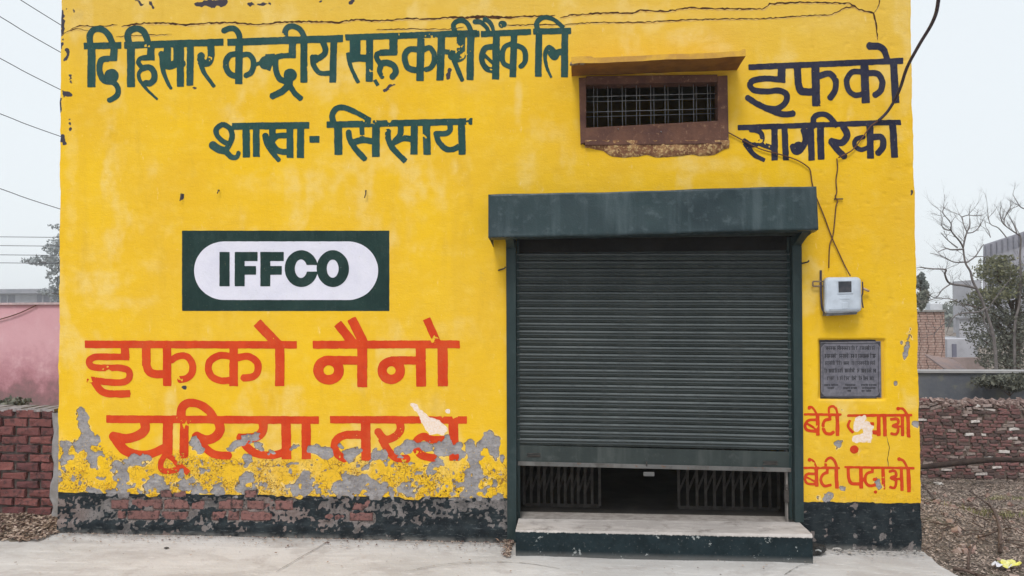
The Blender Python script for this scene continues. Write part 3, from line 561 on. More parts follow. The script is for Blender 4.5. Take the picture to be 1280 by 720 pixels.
M_HL = metal('highlight_ridge', (.085, .10, .105), (.13, .145, .15), (.05, .062, .066), .4)  # paler tones paint the sky highlights along the slat ridges
M_HL2 = metal('highlight_minor_ridge', (.048, .058, .062), (.068, .080, .084), (.035, .044, .048), .4)
sh = MB().box((at(646, 300).x, .072, at(800, 560).z), (at(990, 300).x, .078, at(800, 285).z)).build('rolling_shutter', M_SH, BLD)
def sl_y(v): return v, v+(v-337)*9.2e-5*345
quadtop = at(645.5, 316, .06).z
MB().box((at(645.5, 300).x, .052, quadtop), (at(989, 300).x, .066, at(800, 285).z)).build('shade_plate', simple('shade_black', (.012, .012, .013), (.018, .018, .018), 5, .9), sh)  # added near-black plate stands in for the shade under the hood
v = 316.4; k = 0
while v < 556:
    va, vb_ = sl_y(v); wa, wb_ = sl_y(v+9.6)
    L0, L1 = at(645.5, va, .06), at(986+v*.006, vb_, .06); Z0, Z1 = at(645.5, wa, .06), at(986+v*.006, wb_, .06)
    m = MB(); H = L0.z-Z0.z; prof = []
    for q in range(9):      # one curved lath with its rolled interlock lip
        a = q/8; prof.append((.062-.013*math.sin(math.pi*a)**.8-(.004 if q in (1,) else 0), -H*(.08+.90*a)))
    prof = [(.068, 0), (.057, -.003), (.0425, -.0125), (.0435, -.0165), (.056, -.019), (.0555, -.029), (.0465, -.0365), (.0475, -.040), (.057, -.043), (.060, -H*.93)]+[(.070, -H*.99), (.070, 0)]
    n = len(prof); r0 = rnd(-.001, .001); NXS = 20
    vs = []
    for q in range(NXS+1):
        s = q/NXS; xx = L0.x+(L1.x-L0.x)*s; bw = float(vnoise(np.array([xx*100]), np.array([v*1.6]), 26, 61)[0]-.5)*.009+float(vnoise(np.array([xx*100]), np.array([v*3.]), 9, 62)[0]-.5)*.003; sg_ = float(vnoise(np.array([xx*100]), np.array([v*.7]), 40, 63)[0]-.5)*.004
        vs += [(xx, min(y+(bw+r0*s)*math.sin(math.pi*s)**.4, .0705), L0.z+(L1.z-L0.z)*s+sg_*math.sin(math.pi*s)**.4+z*(1+((L1.z-Z1.z)/H-1)*s)) for y, z in prof]
    m.add(vs, [(q*n+i, (q+1)*n+i, (q+1)*n+(i+1) % n, q*n+(i+1) % n) for q in range(NXS) for i in range(n)]+[tuple(range(n)), tuple(reversed(range(NXS*n, NXS*n+n)))])
    so_ = m.build('slat', M_SH, sh); so_.data.materials.append(M_HL); so_.data.materials.append(M_HL2); 
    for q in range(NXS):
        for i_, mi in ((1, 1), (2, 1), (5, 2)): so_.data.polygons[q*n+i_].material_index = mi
    v += 9.6; k += 1
# flat bottom plate, angle bar, latch slots, lock tongue
def slantbox(u0, v00, v01, u1, v10, v11, ya, yb):
    a, b, c, d = at(u0, v01, ya), at(u1, v11, ya), at(u1, v10, ya), at(u0, v00, ya); dy = Vector((0, yb-ya, 0))
    return [a, b, b+dy, a+dy, d, c, c+dy, d+dy]
MB().hexa(slantbox(645.5, v, 577.5, 990.5, v+8.5, 586, .048, .058)).build('bottom_plate', M_SH, sh)
bb = MB().hexa(slantbox(647, 577, 582, 989, 585.3, 590.3, .030, .056)).build('bottom_bar', M_BB, sh); bevel(bb, .002, 1)
for (u, vv_) in ((667, 569), (963, 578.5)):
    m = MB(); p = at(u, vv_, .045); m.box((p.x-.055, .0405, p.z-.014), (p.x+.055, .0470, p.z-.008)).box((p.x-.055, .0405, p.z+.009), (p.x+.055, .0470, p.z+.014)); m.box((p.x-.045, .036, p.z-.004), (p.x+.05, .0475, p.z+.003)).build('slide_bolt', M_DK, sh)
p = at(811, 590.5, .04); m = MB(); m.box((p.x-.042, .028, p.z-.028), (p.x+.042, .044, p.z+.004)); bevel(m.build('lock_tongue', M_BB, sh), .004, 2)
p = at(808, 580, .045); MB().tube([(p.x, .047, p.z-.02), (p.x, .030, p.z-.01), (p.x, .030, p.z+.012), (p.x, .047, p.z+.016)], .006).build('handle', M_DK, sh)
# guide channels (left and right), to the floor
gt = at(640, 300).z
for (ua, ub, va_, vbot) in ((632.8, 645, 634.4, 676), (989.5, 1001.3, 0, 652)):
    b0, b1 = at(ua+1.6 if ua < 700 else ua+3.5, vbot, 0).x, at(ub+1.0 if ua < 700 else ub+2.6, vbot, 0).x; t0, t1 = at(ua, 305).x, at(ub, 305).x; zb = at(640 if ua < 700 else 995, vbot).z
    m = MB(); yb_ = .030
    m.hexa([(b0, -.022, zb), (b1, -.022, zb), (b1, .045, zb), (b0, .045, zb), (t0, -.022, gt), (t1, -.022, gt), (t1, .045, gt), (t0, .045, gt)])
    bevel(m.build('guide_channel', M_GD, BLD), .003, 2)
    m = MB(); e0, e1 = (b1+.001, b1+.022) if ua < 700 else (b0-.022, b0-.001); f0, f1 = (t1+.001, t1+.022) if ua < 700 else (t0-.022, t0-.001)
    m.hexa([(e0, .046, zb), (e1, .046, zb), (e1, .09, zb), (e0, .09, zb), (f0, .046, gt), (f1, .046, gt), (f1, .09, gt), (f0, .09, gt)]); m.build('guide_lip', M_GD, BLD)
# hood: folded sheet box with dents, open below toward the wall
def hood():
    y0 = -.30; a, b = at(610.3, 243.6, y0), at(1020.5, 232.6, y0); c, d = at(1023, 286.6, y0), at(610.3, 297.3, y0); nx, nz = 90, 20; V = []; Fc = []
    for j in range(nz+1):
        for i in range(nx+1):
            s, t = i/nx, j/nz; p = (a*(1-s)+b*s)*(1-t)+(d*(1-s)+c*s)*t; 
            dn = (vnoise(np.array([p.x*100]), np.array([p.z*130]), 33, 3)[0]-.5)*.022+(vnoise(np.array([p.x*100]), np.array([p.z*100]), 11, 4)[0]-.5)*.006
            V.append((p.x, p.y+dn*math.sin(math.pi*t)**.5, p.z+(.003*math.sin(s*9+1)+.0015*math.sin(s*31))*(1 if j in (0, nz) else .3)))
    g = lambda i, j: j*(nx+1)+i
    for j in range(nz):
        for i in range(nx): Fc.append((g(i, j+1), g(i+1, j+1), g(i+1, j), g(i, j)))
    def edge(js, y, dz):
        o = len(V)
        for i in range(nx+1): q = V[g(i, js)]; V.append((q[0], y, q[2]+dz))
        return o
    o = edge(0, -.012, .03)
    for i in range(nx): Fc.append((g(i, 0), g(i+1, 0), o+i+1, o+i))
    o2 = edge(nz, -.285, -.002); o3 = edge(nz, -.20, -.012)
    for i in range(nx): Fc += [(g(i+1, nz), g(i, nz), o2+i, o2+i+1), (o2+i+1, o2+i, o3+i, o3+i+1)]
    me = bpy.data.meshes.new('shutter_hood'); me.from_pydata(V, [], Fc); me.update(); me.polygons.foreach_set('use_smooth', [True]*len(Fc))
    ob = link('shutter_hood', me, M_HD, BLD); so_ = ob.modifiers.new('thick', 'SOLIDIFY'); so_.thickness = .002; so_.offset = -1
    for (q, r_, sg) in ((a, d, 1), (b, c, -1)):
        m = MB(); x = q.x+sg*.004; m.hexa([(x, -.296, r_.z), (x+sg*.004, -.296, r_.z), (x+sg*.004, -.008, r_.z-.045), (x, -.008, r_.z-.045), (x, -.296, q.z-.004), (x+sg*.004, -.296, q.z-.004), (x+sg*.004, -.008, q.z+.02), (x, -.008, q.z+.02)])
        m.build('end_plate', M_HD, ob)
    # the coiled shutter behind, and the flat lintel plate
    z = r_.z+.10
    m = MB(); m.tube([(dx0+.02, -.10, z), (dx1-.02, -.10, z)], .125, 20); m.build('shutter_coil', M_SH, ob)
    for (x0, x1) in ((t_l-.03, t_l+.03), (t_r-.03, t_r+.03)):
        m = MB(); m.hexa([(x0, -.26, r_.z-.012), (x1, -.26, r_.z-.012), (x1, -.004, r_.z-.10), (x0, -.004, r_.z-.10), (x0, -.26, r_.z+.01), (x1, -.26, r_.z+.01), (x1, -.004, r_.z+.01), (x0, -.004, r_.z+.01)]); m.build('bracket', M_GD, ob)
t_l, t_r = at(639, 305).x, at(995, 305).x
hood()
# collapsible gate standing inside the doorway
def gate_leaf(u0, u1, n):
    y = .42; m0 = at(u0, 600, y).x; m1 = at(u1, 600, y).x; root = None; ztop = at(800, 330).z
    fr = MB().box((m0, y-.008, .172), (m1, y+.012, .20)).build('collapsible_gate', M_GB, BLD); MB().box((m0, y-.008, 1.2), (m1, y+.008, 1.22)).build('top_rail', M_GB, fr)
    for i in range(n):
        x = m0+(m1-m0)*i/(n-1)+rnd(-.006, .006); MB().box((x-.011, y-.022, .19), (x+.011, y-.009, ztop)).build('gate_bar', M_GB, fr)
    for i in range(n-2):
        for k in range(4):
            x0, x1 = m0+(m1-m0)*i/(n-1), m0+(m1-m0)*(i+2)/(n-1); z = .30+k*.42; r = MB()
            r.hexa([(x0-.008, y+.014, z), (x0+.010, y+.014, z), (x0+.010, y+.02, z), (x0-.008, y+.02, z), (x1-.008, y+.014, z+.34), (x1+.010, y+.014, z+.34), (x1+.010, y+.02, z+.34), (x1-.008, y+.02, z+.34)]).build('cross_strap', M_GB, fr)
gate_leaf(656, 749, 12); gate_leaf(848, 972, 12)
M_JB = simple('worn_jamb', (.36, .33, .31), (.26, .235, .22), 14, .8)
jx = at(982, 600, .10).x; MB().box((jx, .085, .172), (jx+.05, .13, 1.4)).build('door_jamb', M_JB, BLD)
m = MB(); m.box((jx-.02, .06, .33), (jx+.02, .082, .42)); m.tube([(jx-.012, .07, .42), (jx-.012, .07, .46), (jx+.012, .07, .46), (jx+.012, .07, .42)], .006); bevel(m.build('padlock', M_DK, BLD), .004)
MB().box((dx0-.005, .088, .14), (dx1+.03, .262, .170)).build('door_sill', M_JB, BLD)
# small pale object just inside (a folded scrap on the sill)

# ------------------------------------------------------------------ doorstep
def step():
    y0 = -.005; a = gat(644.5, 696.0, 0); # front left foot
    b = gat(1016.8, 703, 0); yf = (a.y+b.y)/2; tz = at(644.4, 662.9, yf).z; tz2 = at(1013, 668.2, yf).z; xl_ = at(644.5, 680, yf).x; xr_ = at(1016, 690, yf).x
    global STEP_YF, STEP_X1, STEP_TZ; STEP_YF, STEP_X1, STEP_TZ = yf, xr_, tz
    nx, ny, nz = 120, 14, 10; m = MB(); r = random.Random(3)
    def nzs(x, z, s, sd): return vnoise(np.array([x*100.]), np.array([z*100.]), s, sd)[0]-.5
    rows = []
    prof = [(yf, -.06+(tz+.06-.012)*j/nz, 0) for j in range(nz+1)]+[(yf+.010, 0, 1)]+[(yf+.04+(y0-.0-yf-.04)*j/ny, 0, 2) for j in range(ny+1)]
    for (y, z, kd) in prof:
        row = []
        for i in range(nx+1):
            s = i/nx; x = xl_+(xr_-xl_)*s; top = tz+(tz2-tz)*s
            zz = z*(top+.06)/(tz+.06) if kd == 0 else top
            if kd == 2 and y > yf+.1 and x > at(1003, 650, 0).x-.02: x = min(x, xr_-(y-yf)*.02)
            nn = nzs(x, zz+y, 7, 8)*.006+nzs(x, zz+y, 2.2, 9)*.003
            chipd = max(0, nzs(x, 0, 5, 12)-.28)*.10 if (kd == 1 or (kd == 0 and zz > top-.03)) else 0
            if kd == 0: row.append((x, y-nn+chipd, zz-chipd*.4))
            else: row.append((x, y+(0 if kd == 2 else chipd), zz+nn*.6-chipd))
        rows.append(row)
    V = [q for row in rows for q in row]; g = lambda j, i: j*(nx+1)+i
    Fc = [(g(j, i), g(j, i+1), g(j+1, i+1), g(j+1, i)) for j in range(len(rows)-1) for i in range(nx)]
    # ends
    for e in (0, nx):
        lst = [g(j, e) for j in range(len(rows))]; o = len(V); V.append((V[lst[0]][0], y0, -.06)); f = lst+[o]; Fc.append(tuple(f) if e == nx else tuple(reversed(f)))
    t = NT('step_concrete'); geo = t.n('NewGeometry'); sn = t.n('SeparateXYZ'); t.l(geo.outputs['Normal'], sn.inputs[0]); sp = t.n('SeparateXYZ'); t.l(geo.outputs['Position'], sp.inputs[0])
    n2 = t.noise(7, 5, .65); n3 = t.noise(50, 4, .6); n1 = t.noise(2.5, 4, .6, t.scaled((1, 3, 1)))
    topc = t.mix(t.ramp(n1, .35, .65), (.52, .48, .46), (.36, .33, .315)); topc = t.mix(t.ramp(n2, .52, .7, 0, .7), topc, (.20, .175, .16)); topc = t.mix(t.ramp(n3, .6, .7, 0, .5), topc, (.60, .57, .56))
    fr = t.mix(t.ramp(n2, .35, .65), (.009, .017, .021), (.016, .028, .034)); fr = t.mix(t.ramp(t.noise(11, 5, .7), .635, .66, 0, .85), fr, (.36, .38, .38)); fr = t.mix(t.ramp(n3, .6, .7, 0, .4), fr, (.12, .13, .135))
    dz = t.ramp(sp.outputs[2], 0, .05, .4, 0); fr = t.mix(dz, fr, (.25, .24, .23))
    ismid = t.math('ADD', sp.outputs[2], t.math('MULTIPLY', t.math('SUBTRACT', n3, .5), .02))
    c = t.mix(t.ramp(ismid, tz-.014, tz-.008), fr, topc); t.bump(n3, .004, .8); M_ST = t.fin(c, .85, spec=.12)
    me = bpy.data.meshes.new('doorstep'); me.from_pydata(V, [], Fc); me.update(); me.polygons.foreach_set('use_smooth', [len(f) == 4 for f in Fc])
    o = link('doorstep', me, M_ST, None); tag(o, 'low concrete doorstep with dark painted front below the rolling shutter', 'step')
    me.polygons.foreach_set('use_smooth', [False]*len(Fc))
step()

# ------------------------------------------------------------------ vent window, its sunshade
M_RU = NT('rusty_frame'); _n = M_RU.noise(7, 5, .65); _n2 = M_RU.noise(28, 5, .7); _st = M_RU.noise(12, 4, .6, M_RU.scaled((.25, 1, 1)))
_c = M_RU.mix(M_RU.ramp(_n, .35, .65), (.085, .033, .024), (.14, .06, .036)); _c = M_RU.mix(M_RU.ramp(_st, .5, .7, 0, .7), _c, (.085, .035, .028)); _c = M_RU.mix(M_RU.ramp(_n2, .58, .68, 0, .6), _c, (.34, .20, .12))
M_RU.bump(_n2, .004, .8); M_RUST = M_RU.fin(_c, .8)
M_WIRE = simple('grille_wire', (.16, .165, .175), (.24, .24, .25), 30, .5)
vf = MB()
def quadbox(m, A, B, C, D, ya, yb):   # px corners: top-left, top-right, bottom-right, bottom-left
    a, b, c, d = (at(*q, ya) for q in (A, B, C, D)); dy = Vector((0, yb-ya, 0)); m.hexa([d, c, c+dy, d+dy, a, b, b+dy, a+dy])
quadbox(vf, (723.5, 97), (732.5, 97), (733, 178), (725.7, 180), -.028, .10)
quadbox(vf, (897, 95), (909.5, 94), (911, 176), (897.5, 176), -.028, .10)
quadbox(vf, (732.6, 95), (896.9, 93), (896.9, 102), (732.6, 105.5), -.024, .10)
win = vf.build('vent_window', M_RUST, BLD); bevel(win, .004)
m = MB(); quadbox(m, (731, 159.5), (898, 150.5), (903, 180), (731, 182), -.036, .10); sp_ = m.build('sill_panel', M_RUST, win)
bevel(sp_, .008)
# rough stained mortar under the sill
def mortar():
    us = np.linspace(731, 911, 90); V = []; Fc = []; M_ = 8
    for i, u in enumerate(us):
        lo = 183+15*math.sin(math.pi*min(1, max(0, (u-729)/190)))**.6+(vnoise(np.array([u]), np.array([0.]), 14, 3)[0]-.5)*7
        for j in range(M_+1):
            t = j/M_; vv_ = 176.5+(lo-176.5)*t; p = at(u, vv_); n = (vnoise(np.array([u]), np.array([vv_]), 5, 4)[0]-.5)*.012
            V.append((p.x, -.030*(1-t**1.5)-.005-n*(1-t*.7)+.012*(t > .99), p.z))
    for i in range(len(us)-1):
        for j in range(M_): a = i*(M_+1)+j; Fc.append((a, a+1, a+M_+2, a+M_+1))
    t = NT('stained_mortar'); sx = t.n('SeparateXYZ'); t.l(t.coord(), sx.inputs[0]); n2 = t.noise(16, 5, .65); n3 = t.noise(50, 4, .6)
    c = t.mix(t.ramp(n2, .4, .62), (.20, .085, .045), (.40, .22, .10)); c = t.mix(t.ramp(n3, .50, .62, 0, .75), c, (.66, .47, .22)); t.bump(n3, .005, .8)
    me = bpy.data.meshes.new('sill_mortar'); me.from_pydata(V, [], Fc); me.update(); me.polygons.foreach_set('use_smooth', [True]*len(Fc)); link('sill_mortar', me, t.fin(c, .95), win)
mortar()
for layer, (yy, ex) in enumerate(((.035, 0), (.085, 0))):
    for k in range(10):
        a = at(742+k*17.8, 103, .035); x = a.x+.030*layer; z0, z1 = at(815, 162).z, at(815, 98).z
        MB().tube([(x, yy, z0), (x, yy, z1)], .0030, 6).build('grille_bar', M_WIRE, win)
    for vv_ in (121.5, 140.5):
        a, b = at(731, vv_+4*layer, .035), at(899, vv_-4.6+4*layer, .035)
        MB().tube([(a.x, yy-.006, a.z), (b.x, yy-.006, b.z)], .0030, 6).build('grille_bar', M_WIRE, win)
for (u, vv_) in ((772.5, 160.5), (826, 164)):
    p = at(u, vv_, -.036); MB().tube([(p.x, -.030, p.z), (p.x+.002, -.05, p.z-.01)], .004).build('nail', M_WIRE, win)
# sunshade slab
def shade():
    t = NT('sunshade_plaster'); n2 = t.noise(8, 5, .6); n3 = t.noise(45, 4, .6)
    c = t.mix(t.ramp(n2, .35, .65), (.66, .38, .035), (.50, .27, .05)); c = t.mix(t.ramp(n3, .6, .72, 0, .6), c, (.40, .22, .06)); t.bump(n3, .004, .8); M_CJ = t.fin(c, .8)
    y0 = -.33; nx, ny = 60, 12; V = []; Fc = []
    a, b = at(714, 79.5, y0), at(932, 70.5, y0); wl, wr = at(714.5, 95.5, 0), at(921, 87.5, 0)
    for lay in (0, 1):
        for j in range(ny+1):
            for i in range(nx+1):
                s, q = i/nx, j/ny; p = (a*(1-s)+b*s); r = wl*(1-s)+wr*s; x = p.x+(r.x-p.x)*q; y = y0+(.004-y0)*q; z = p.z+(r.z-p.z+.0)*q
                n = (vnoise(np.array([x*100]), np.array([y*100.]), 9, 5)[0]-.5)*.010
                th = .040+.02*q+(.012*(1-s) if s < .12 else 0)
                if lay == 0: V.append((x, y-n*(q < .05), z+n*.6+(.012*math.sin(s*5)*0)))
                else: V.append((x, y-n*(q < .05)*.5, z+th+n*.5+(.014 if s > .97 and q < .3 else 0)))
    g = lambda l, j, i: l*(nx+1)*(ny+1)+j*(nx+1)+i
    for j in range(ny):
        for i in range(nx): Fc += [(g(0, j+1, i), g(0, j+1, i+1), g(0, j, i+1), g(0, j, i)), (g(1, j, i), g(1, j, i+1), g(1, j+1, i+1), g(1, j+1, i))]
    for i in range(nx): Fc.append((g(0, 0, i), g(0, 0, i+1), g(1, 0, i+1), g(1, 0, i)))
    for j in range(ny): Fc += [(g(0, j+1, 0), g(0, j, 0), g(1, j, 0), g(1, j+1, 0)), (g(0, j, nx), g(0, j+1, nx), g(1, j+1, nx), g(1, j, nx))]
    me = bpy.data.meshes.new('sunshade'); me.from_pydata(V, [], Fc); me.update(); so_ = link('sunshade', me, M_CJ, BLD); me.materials.append(simple('brown_soffit', (.27, .125, .03), (.19, .085, .028), 7, .9))
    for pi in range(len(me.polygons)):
        if me.polygons[pi].normal.z < -.5: me.polygons[pi].material_index = 1  # downward faces take a darker brown than the fascia
    # broken mortar at its left end
    m = MB(); rr = random.Random(5)
    for k in range(22):
        u = 715+rr.random()*28; p = at(u, 76.5-(u-716)*.10+rr.uniform(-1, 2.5), y0); s = rr.uniform(.006, .017); P8 = [(p.x+sx*s*rr.uniform(.6, 1.3), y0+.02+sy*s, p.z+sz*s*rr.uniform(.5, .9)) for sz in (-1, 1) for sx, sy in ((-1, -1), (1, -1), (1, 1), (-1, 1))]; m.hexa(P8)
    m.build('broken_edge', simple('broken_render', (.30, .24, .17), (.16, .13, .11), 30, .95), BLD)
shade()

# ------------------------------------------------------------------ electricity meter, plaque, cables, hooks
M_MT = simple('meter_plastic', (.56, .62, .71), (.44, .49, .56), 7, .45, 0, .0006)
M_GL = simple('meter_glass', (.03, .035, .045), (.06, .06, .07), 20, .15, 0, 0)
def meter():
    y0 = -.13; e = empty('electric_meter', tuple(at(1052, 390, 0)), 'white plastic electricity meter with dark display fixed to the yellow wall', 'electric meter')
    bm = bmesh.new(); A = [at(1031.5, 346.5, y0), at(1076.5, 346, y0), at(1077.5, 390, y0), at(1030.5, 392, y0)]; B = [at(1028, 347, 0), at(1074.5, 347, 0), at(1075, 390, 0), at(1028.5, 393, 0)]
    fv = [bm.verts.new(p) for p in A]; bv = [bm.verts.new((p.x, -.01, p.z)) for p in B]
    bm.faces.new((fv[3], fv[2], fv[1], fv[0])); bm.faces.new(bv)
    for i in range(4): j = (i+1) % 4; bm.faces.new((fv[i], fv[j], bv[j], bv[i]))
    bmesh.ops.recalc_face_normals(bm, faces=bm.faces); ed = [x for x in bm.edges if not all(abs(q.co.y+.01) < .001 for q in x.verts)]
    bmesh.ops.bevel(bm, geom=ed, offset=.034, segments=5, profile=.5, affect='EDGES'); me = bpy.data.meshes.new('meter_case'); bm.to_mesh(me); me.polygons.foreach_set('use_smooth', [True]*len(me.polygons)); link('meter_case', me, M_MT, e)
    m = MB(); quadbox(m, (1046.5, 350.5), (1066, 350), (1066.5, 367), (1047, 367.5), -.136, -.12); bevel(m.build('window_bezel', M_MT, e), .003)
    m = MB(); quadbox(m, (1048, 351.8), (1064.3, 351.5), (1064.5, 365.3), (1048.2, 365.7), -.1372, -.13); g = m.build('display', M_GL, e)
    m = MB(); quadbox(m, (1049.5, 372), (1062, 372), (1062, 374), (1049.5, 374), -.1325, -.129); quadbox(m, (1053, 378), (1060.5, 378), (1060.5, 386), (1053, 386), -.1325, -.129); bevel(m.build('cover_moulding', M_MT, e), .0015, 1)
    m = MB(); quadbox(m, (1037, 386.6), (1072, 386.2), (1071, 388.2), (1038, 388.8), -.134, -.125); m.build('terminal_seam', simple('meter_seam', (.35, .38, .42), (.3, .33, .38), 20, .6), e)
    m = MB(); quadbox(m, (1034, 389.5), (1073, 388.2), (1071, 393), (1033, 395), -.105, -.012); bevel(m.build('terminal_box', simple('meter_base', (.16, .17, .18), (.10, .10, .11), 20, .6), e), .004)
    m = MB(); 
    for a, b in (((1014.5, 352), (1030, 352)), ((1014.5, 358), (1030, 357.5)), ((1014.5, 352), (1014.5, 358))):
        p, q = at(*a), at(*b); m.tube([(p.x, -.03, p.z), (q.x, -.03, q.z)], .006)
    m.build('mount_bracket', simple('bracket_iron', (.20, .13, .09), (.32, .25, .18), 30, .7), e)
    m = MB(); p, q = at(1076, 361), at(1084, 364); m.tube([(p.x, -.05, p.z), (q.x, -.03, q.z)], .009); m.build('seal_tag', simple('seal_plastic', (.55, .42, .30), (.5, .36, .25), 30, .7), e)
meter()
M_CB = simple('cable_sheath', (.035, .03, .055), (.06, .05, .08), 20, .6)
M_CB2 = simple('brown_cable', (.10, .045, .03), (.16, .08, .05), 20, .7)
def wallcable(pts, r, mat, label, name='cable', group=None, y=-.014, cat='cable'):
    P3 = []
    for q in pts: yy = q[2] if len(q) > 2 else None; p = at(q[0], q[1], yy if yy is not None else y); P3.append(p)
    o = MB().tube(smooth_pts(P3, 5), r, 6).build(name, mat); return tag(o, label, cat, group)
wallcable([(1178,-70,-1.6),(1173,0,-1.2),(1166,27,-.95),(1149,56,-.7),(1134,84,-.45),(1126,108,-.25),(1119,124,-.12),(1109,140,-.05),(1098,151,-.02)], .011, M_CB, 'thick dark service cable sagging from the sky onto the top right of the yellow wall')
wallcable([(1098,151),(1088,158),(1078,172),(1066,187),(1056,193),(1048,197)], .005, M_CB2, 'thin cable running diagonally across the lower navy lettering from the thick cable', y=-.02)
wallcable([(907,164),(915,168),(928,175),(950,186),(975,193),(996,200),(1009,208),(1013,214),(1015,228),(1019,243),(1030,270),(1040,297),(1049,317),(1057,334),(1063,345,-.06)], .0045, M_CB2, 'brown cable from the vent window crossing the lettering down to the meter', y=-.016)
wallcable([(1046,198),(1047,210),(1045,225),(1046,240),(1044,246),(1047,252),(1045,258),(1043,280),(1041,295),(1037,308),(1036,335)], .0045, M_CB2, 'wavy brown cable hanging on the wall above the left side of the meter', y=-.016)
wallcable([(1026,338),(1026,355,-.03),(1026.5,370,-.04),(1028,386,-.04),(1033,392,-.05)], .008, M_CB, 'dark cable bent down along the left side of the meter')
wallcable([(1078,352,-.05),(1078.5,365,-.05),(1077,372,-.045),(1079,385,-.05)], .005, M_CB, 'short dark cable behind the right side of the meter')
for i, (x, y, lb) in enumerate(((1042, 249, 'small iron hook holding the brown cables right of the hood'),)):
    p = at(x, y); q = at(x+11, y); m = MB(); m.tube([(p.x, -.01, p.z), (q.x, -.014, q.z)], .005); tag(m.build('cable_clip', M_DK), lb, 'clip')
for x, y, lb in ((227.5, 247, 'bent dark nail in the yellow wall above the left end of the logo'), (457.5, 243, 'rusty hook nail in the yellow wall above the right end of the logo'), (274, 240, 'short rusty nail above the logo near a pale drip mark')):
    p = at(x, y); m = MB(); s = .03 if x != 274 else .014
    m.tube([(p.x, .01, p.z+s), (p.x+.004, -.025, p.z+s*.9), (p.x+.006, -.03, p.z+.0), (p.x-.006, -.02, p.z-s)], .0045); tag(m.build('nail', M_DK), lb, 'nail')
for x, y, lb in ((1003.5, 329, 'rusty spike beside the top of the right shutter guide'), (627, 337, 'small rusty spike beside the left shutter guide')):
    p = at(x-4, y+1); q = at(x+4, y-1); m = MB(); m.tube([(p.x, .0, p.z), (q.x, -.04, q.z), (q.x+.01, -.045, q.z+.012)], .006); tag(m.build('spike', M_DK), lb, 'spike')
def plaque():
    y = .026; t = NT('plaque_stone'); n2 = t.noise(40, 4, .6); n1 = t.noise(6, 4, .6)
    c = t.mix(t.ramp(n2, .35, .65), (.10, .097, .12), (.15, .146, .175)); c = t.mix(t.ramp(n1, .4, .7, 0, .4), c, (.21, .205, .24)); M_PL = t.fin(c, .55)
    M_PK = simple('plaque_black', (.035, .035, .045), (.05, .05, .06), 30, .6)
    e = empty('plaque', tuple(at(1065, 498, y)), 'grey inscribed stone plaque set into the yellow wall below the meter', 'plaque')
    m = MB(); quadbox(m, (1024.5, 424.5), (1106, 424.5), (1106, 499.3), (1025.5, 499.3), y-.004, y+.006); m.build('backing', M_PK, e)
    m = MB(); quadbox(m, (1026, 428), (1101, 426.5), (1102, 497), (1026.5, 496.5), y-.016, y-.0042); bevel(m.build('slab', M_PL, e), .002)
    yy = y-.0175; z_ = lambda a, b: (1015+a/8., 415+b/8.)
    def strip(m, a, b, c, d):
        quadbox(m, z_(a, b), z_(c, b), z_(c, d), z_(a, d), yy, yy+.0012)
    m = MB(); strip(m, 118, 113, 650, 119); strip(m, 118, 640, 650, 646); strip(m, 108, 150, 113, 600); strip(m, 662, 150, 667, 600)
    for (cx, cy, sx, sy) in ((92, 108, 1, 1), (680, 100, -1, 1), (92, 650, 1, -1), (682, 650, -1, -1)):
        pr = [at(*z_(cx+sx*a, cy+sy*b), yy) for a, b in ((0, 0), (46, 0), (30, 12), (14, 28), (0, 48))]; n = len(pr)
        m.add(pr+[p+Vector((0, .0012, 0)) for p in pr], [tuple(range(n)), tuple(reversed(range(n, 2*n)))]+[(i, (i+1) % n, n+(i+1) % n, n+i) for i in range(n)])
    m.build('border', M_PK, e)
    # engraved lines: word shapes with their head stroke, stems and bowls
    rr = random.Random(9)
    LN = [(160, 40, 3.6, [(135,240),(250,375),(385,425),(440,462),(475,520),(530,588),(598,625)]), (238, 44, 4.4, [(125,255),(270,372),(385,425),(432,452),(460,572),(580,640)]), (310, 38, 3.4, [(130,228),(245,295),(315,372),(395,420),(435,570),(580,632)]),
          (385, 42, 4.4, [(122,150),(165,240),(255,302),(325,432),(450,475),(492,598),(610,635)]), (462, 40, 4., [(150,225),(250,262),(275,305),(318,382),(395,452),(465,500),(512,560),(575,612)]),
          (530, 18, 2., [(120,180),(190,262),(330,435),(490,560),(570,645)]), (560, 18, 2., [(155,225),(310,380),(388,450),(500,640)]), (588, 18, 2., [(355,392),(495,530),(540,590)])]
    for (yc, h, sw, ws) in LN:
        for (a, b) in ws:
            m = MB(); m.add(*[[],[]]); strip(m, a, yc-h*.42, b, yc-h*.42+sw*1.4); x = a+sw
            while x < b-sw:
                st = rr.random(); wv = sw*rr.uniform(1., 1.7)
                strip(m, x, yc-h*.40, x+wv*1.4, yc+h*.50)
                if st < .6:
                    strip(m, x+wv, yc+h*rr.uniform(-.1, .1), min(b, x+wv+h*.28), yc+h*rr.uniform(.12, .2)+sw*.3)
                if st > .75: strip(m, x, yc-h*.72, x+wv*1.3, yc-h*.45)
                x += h*rr.uniform(.32, .55)
            m.build('engraved_word', M_PK, e)
plaque()

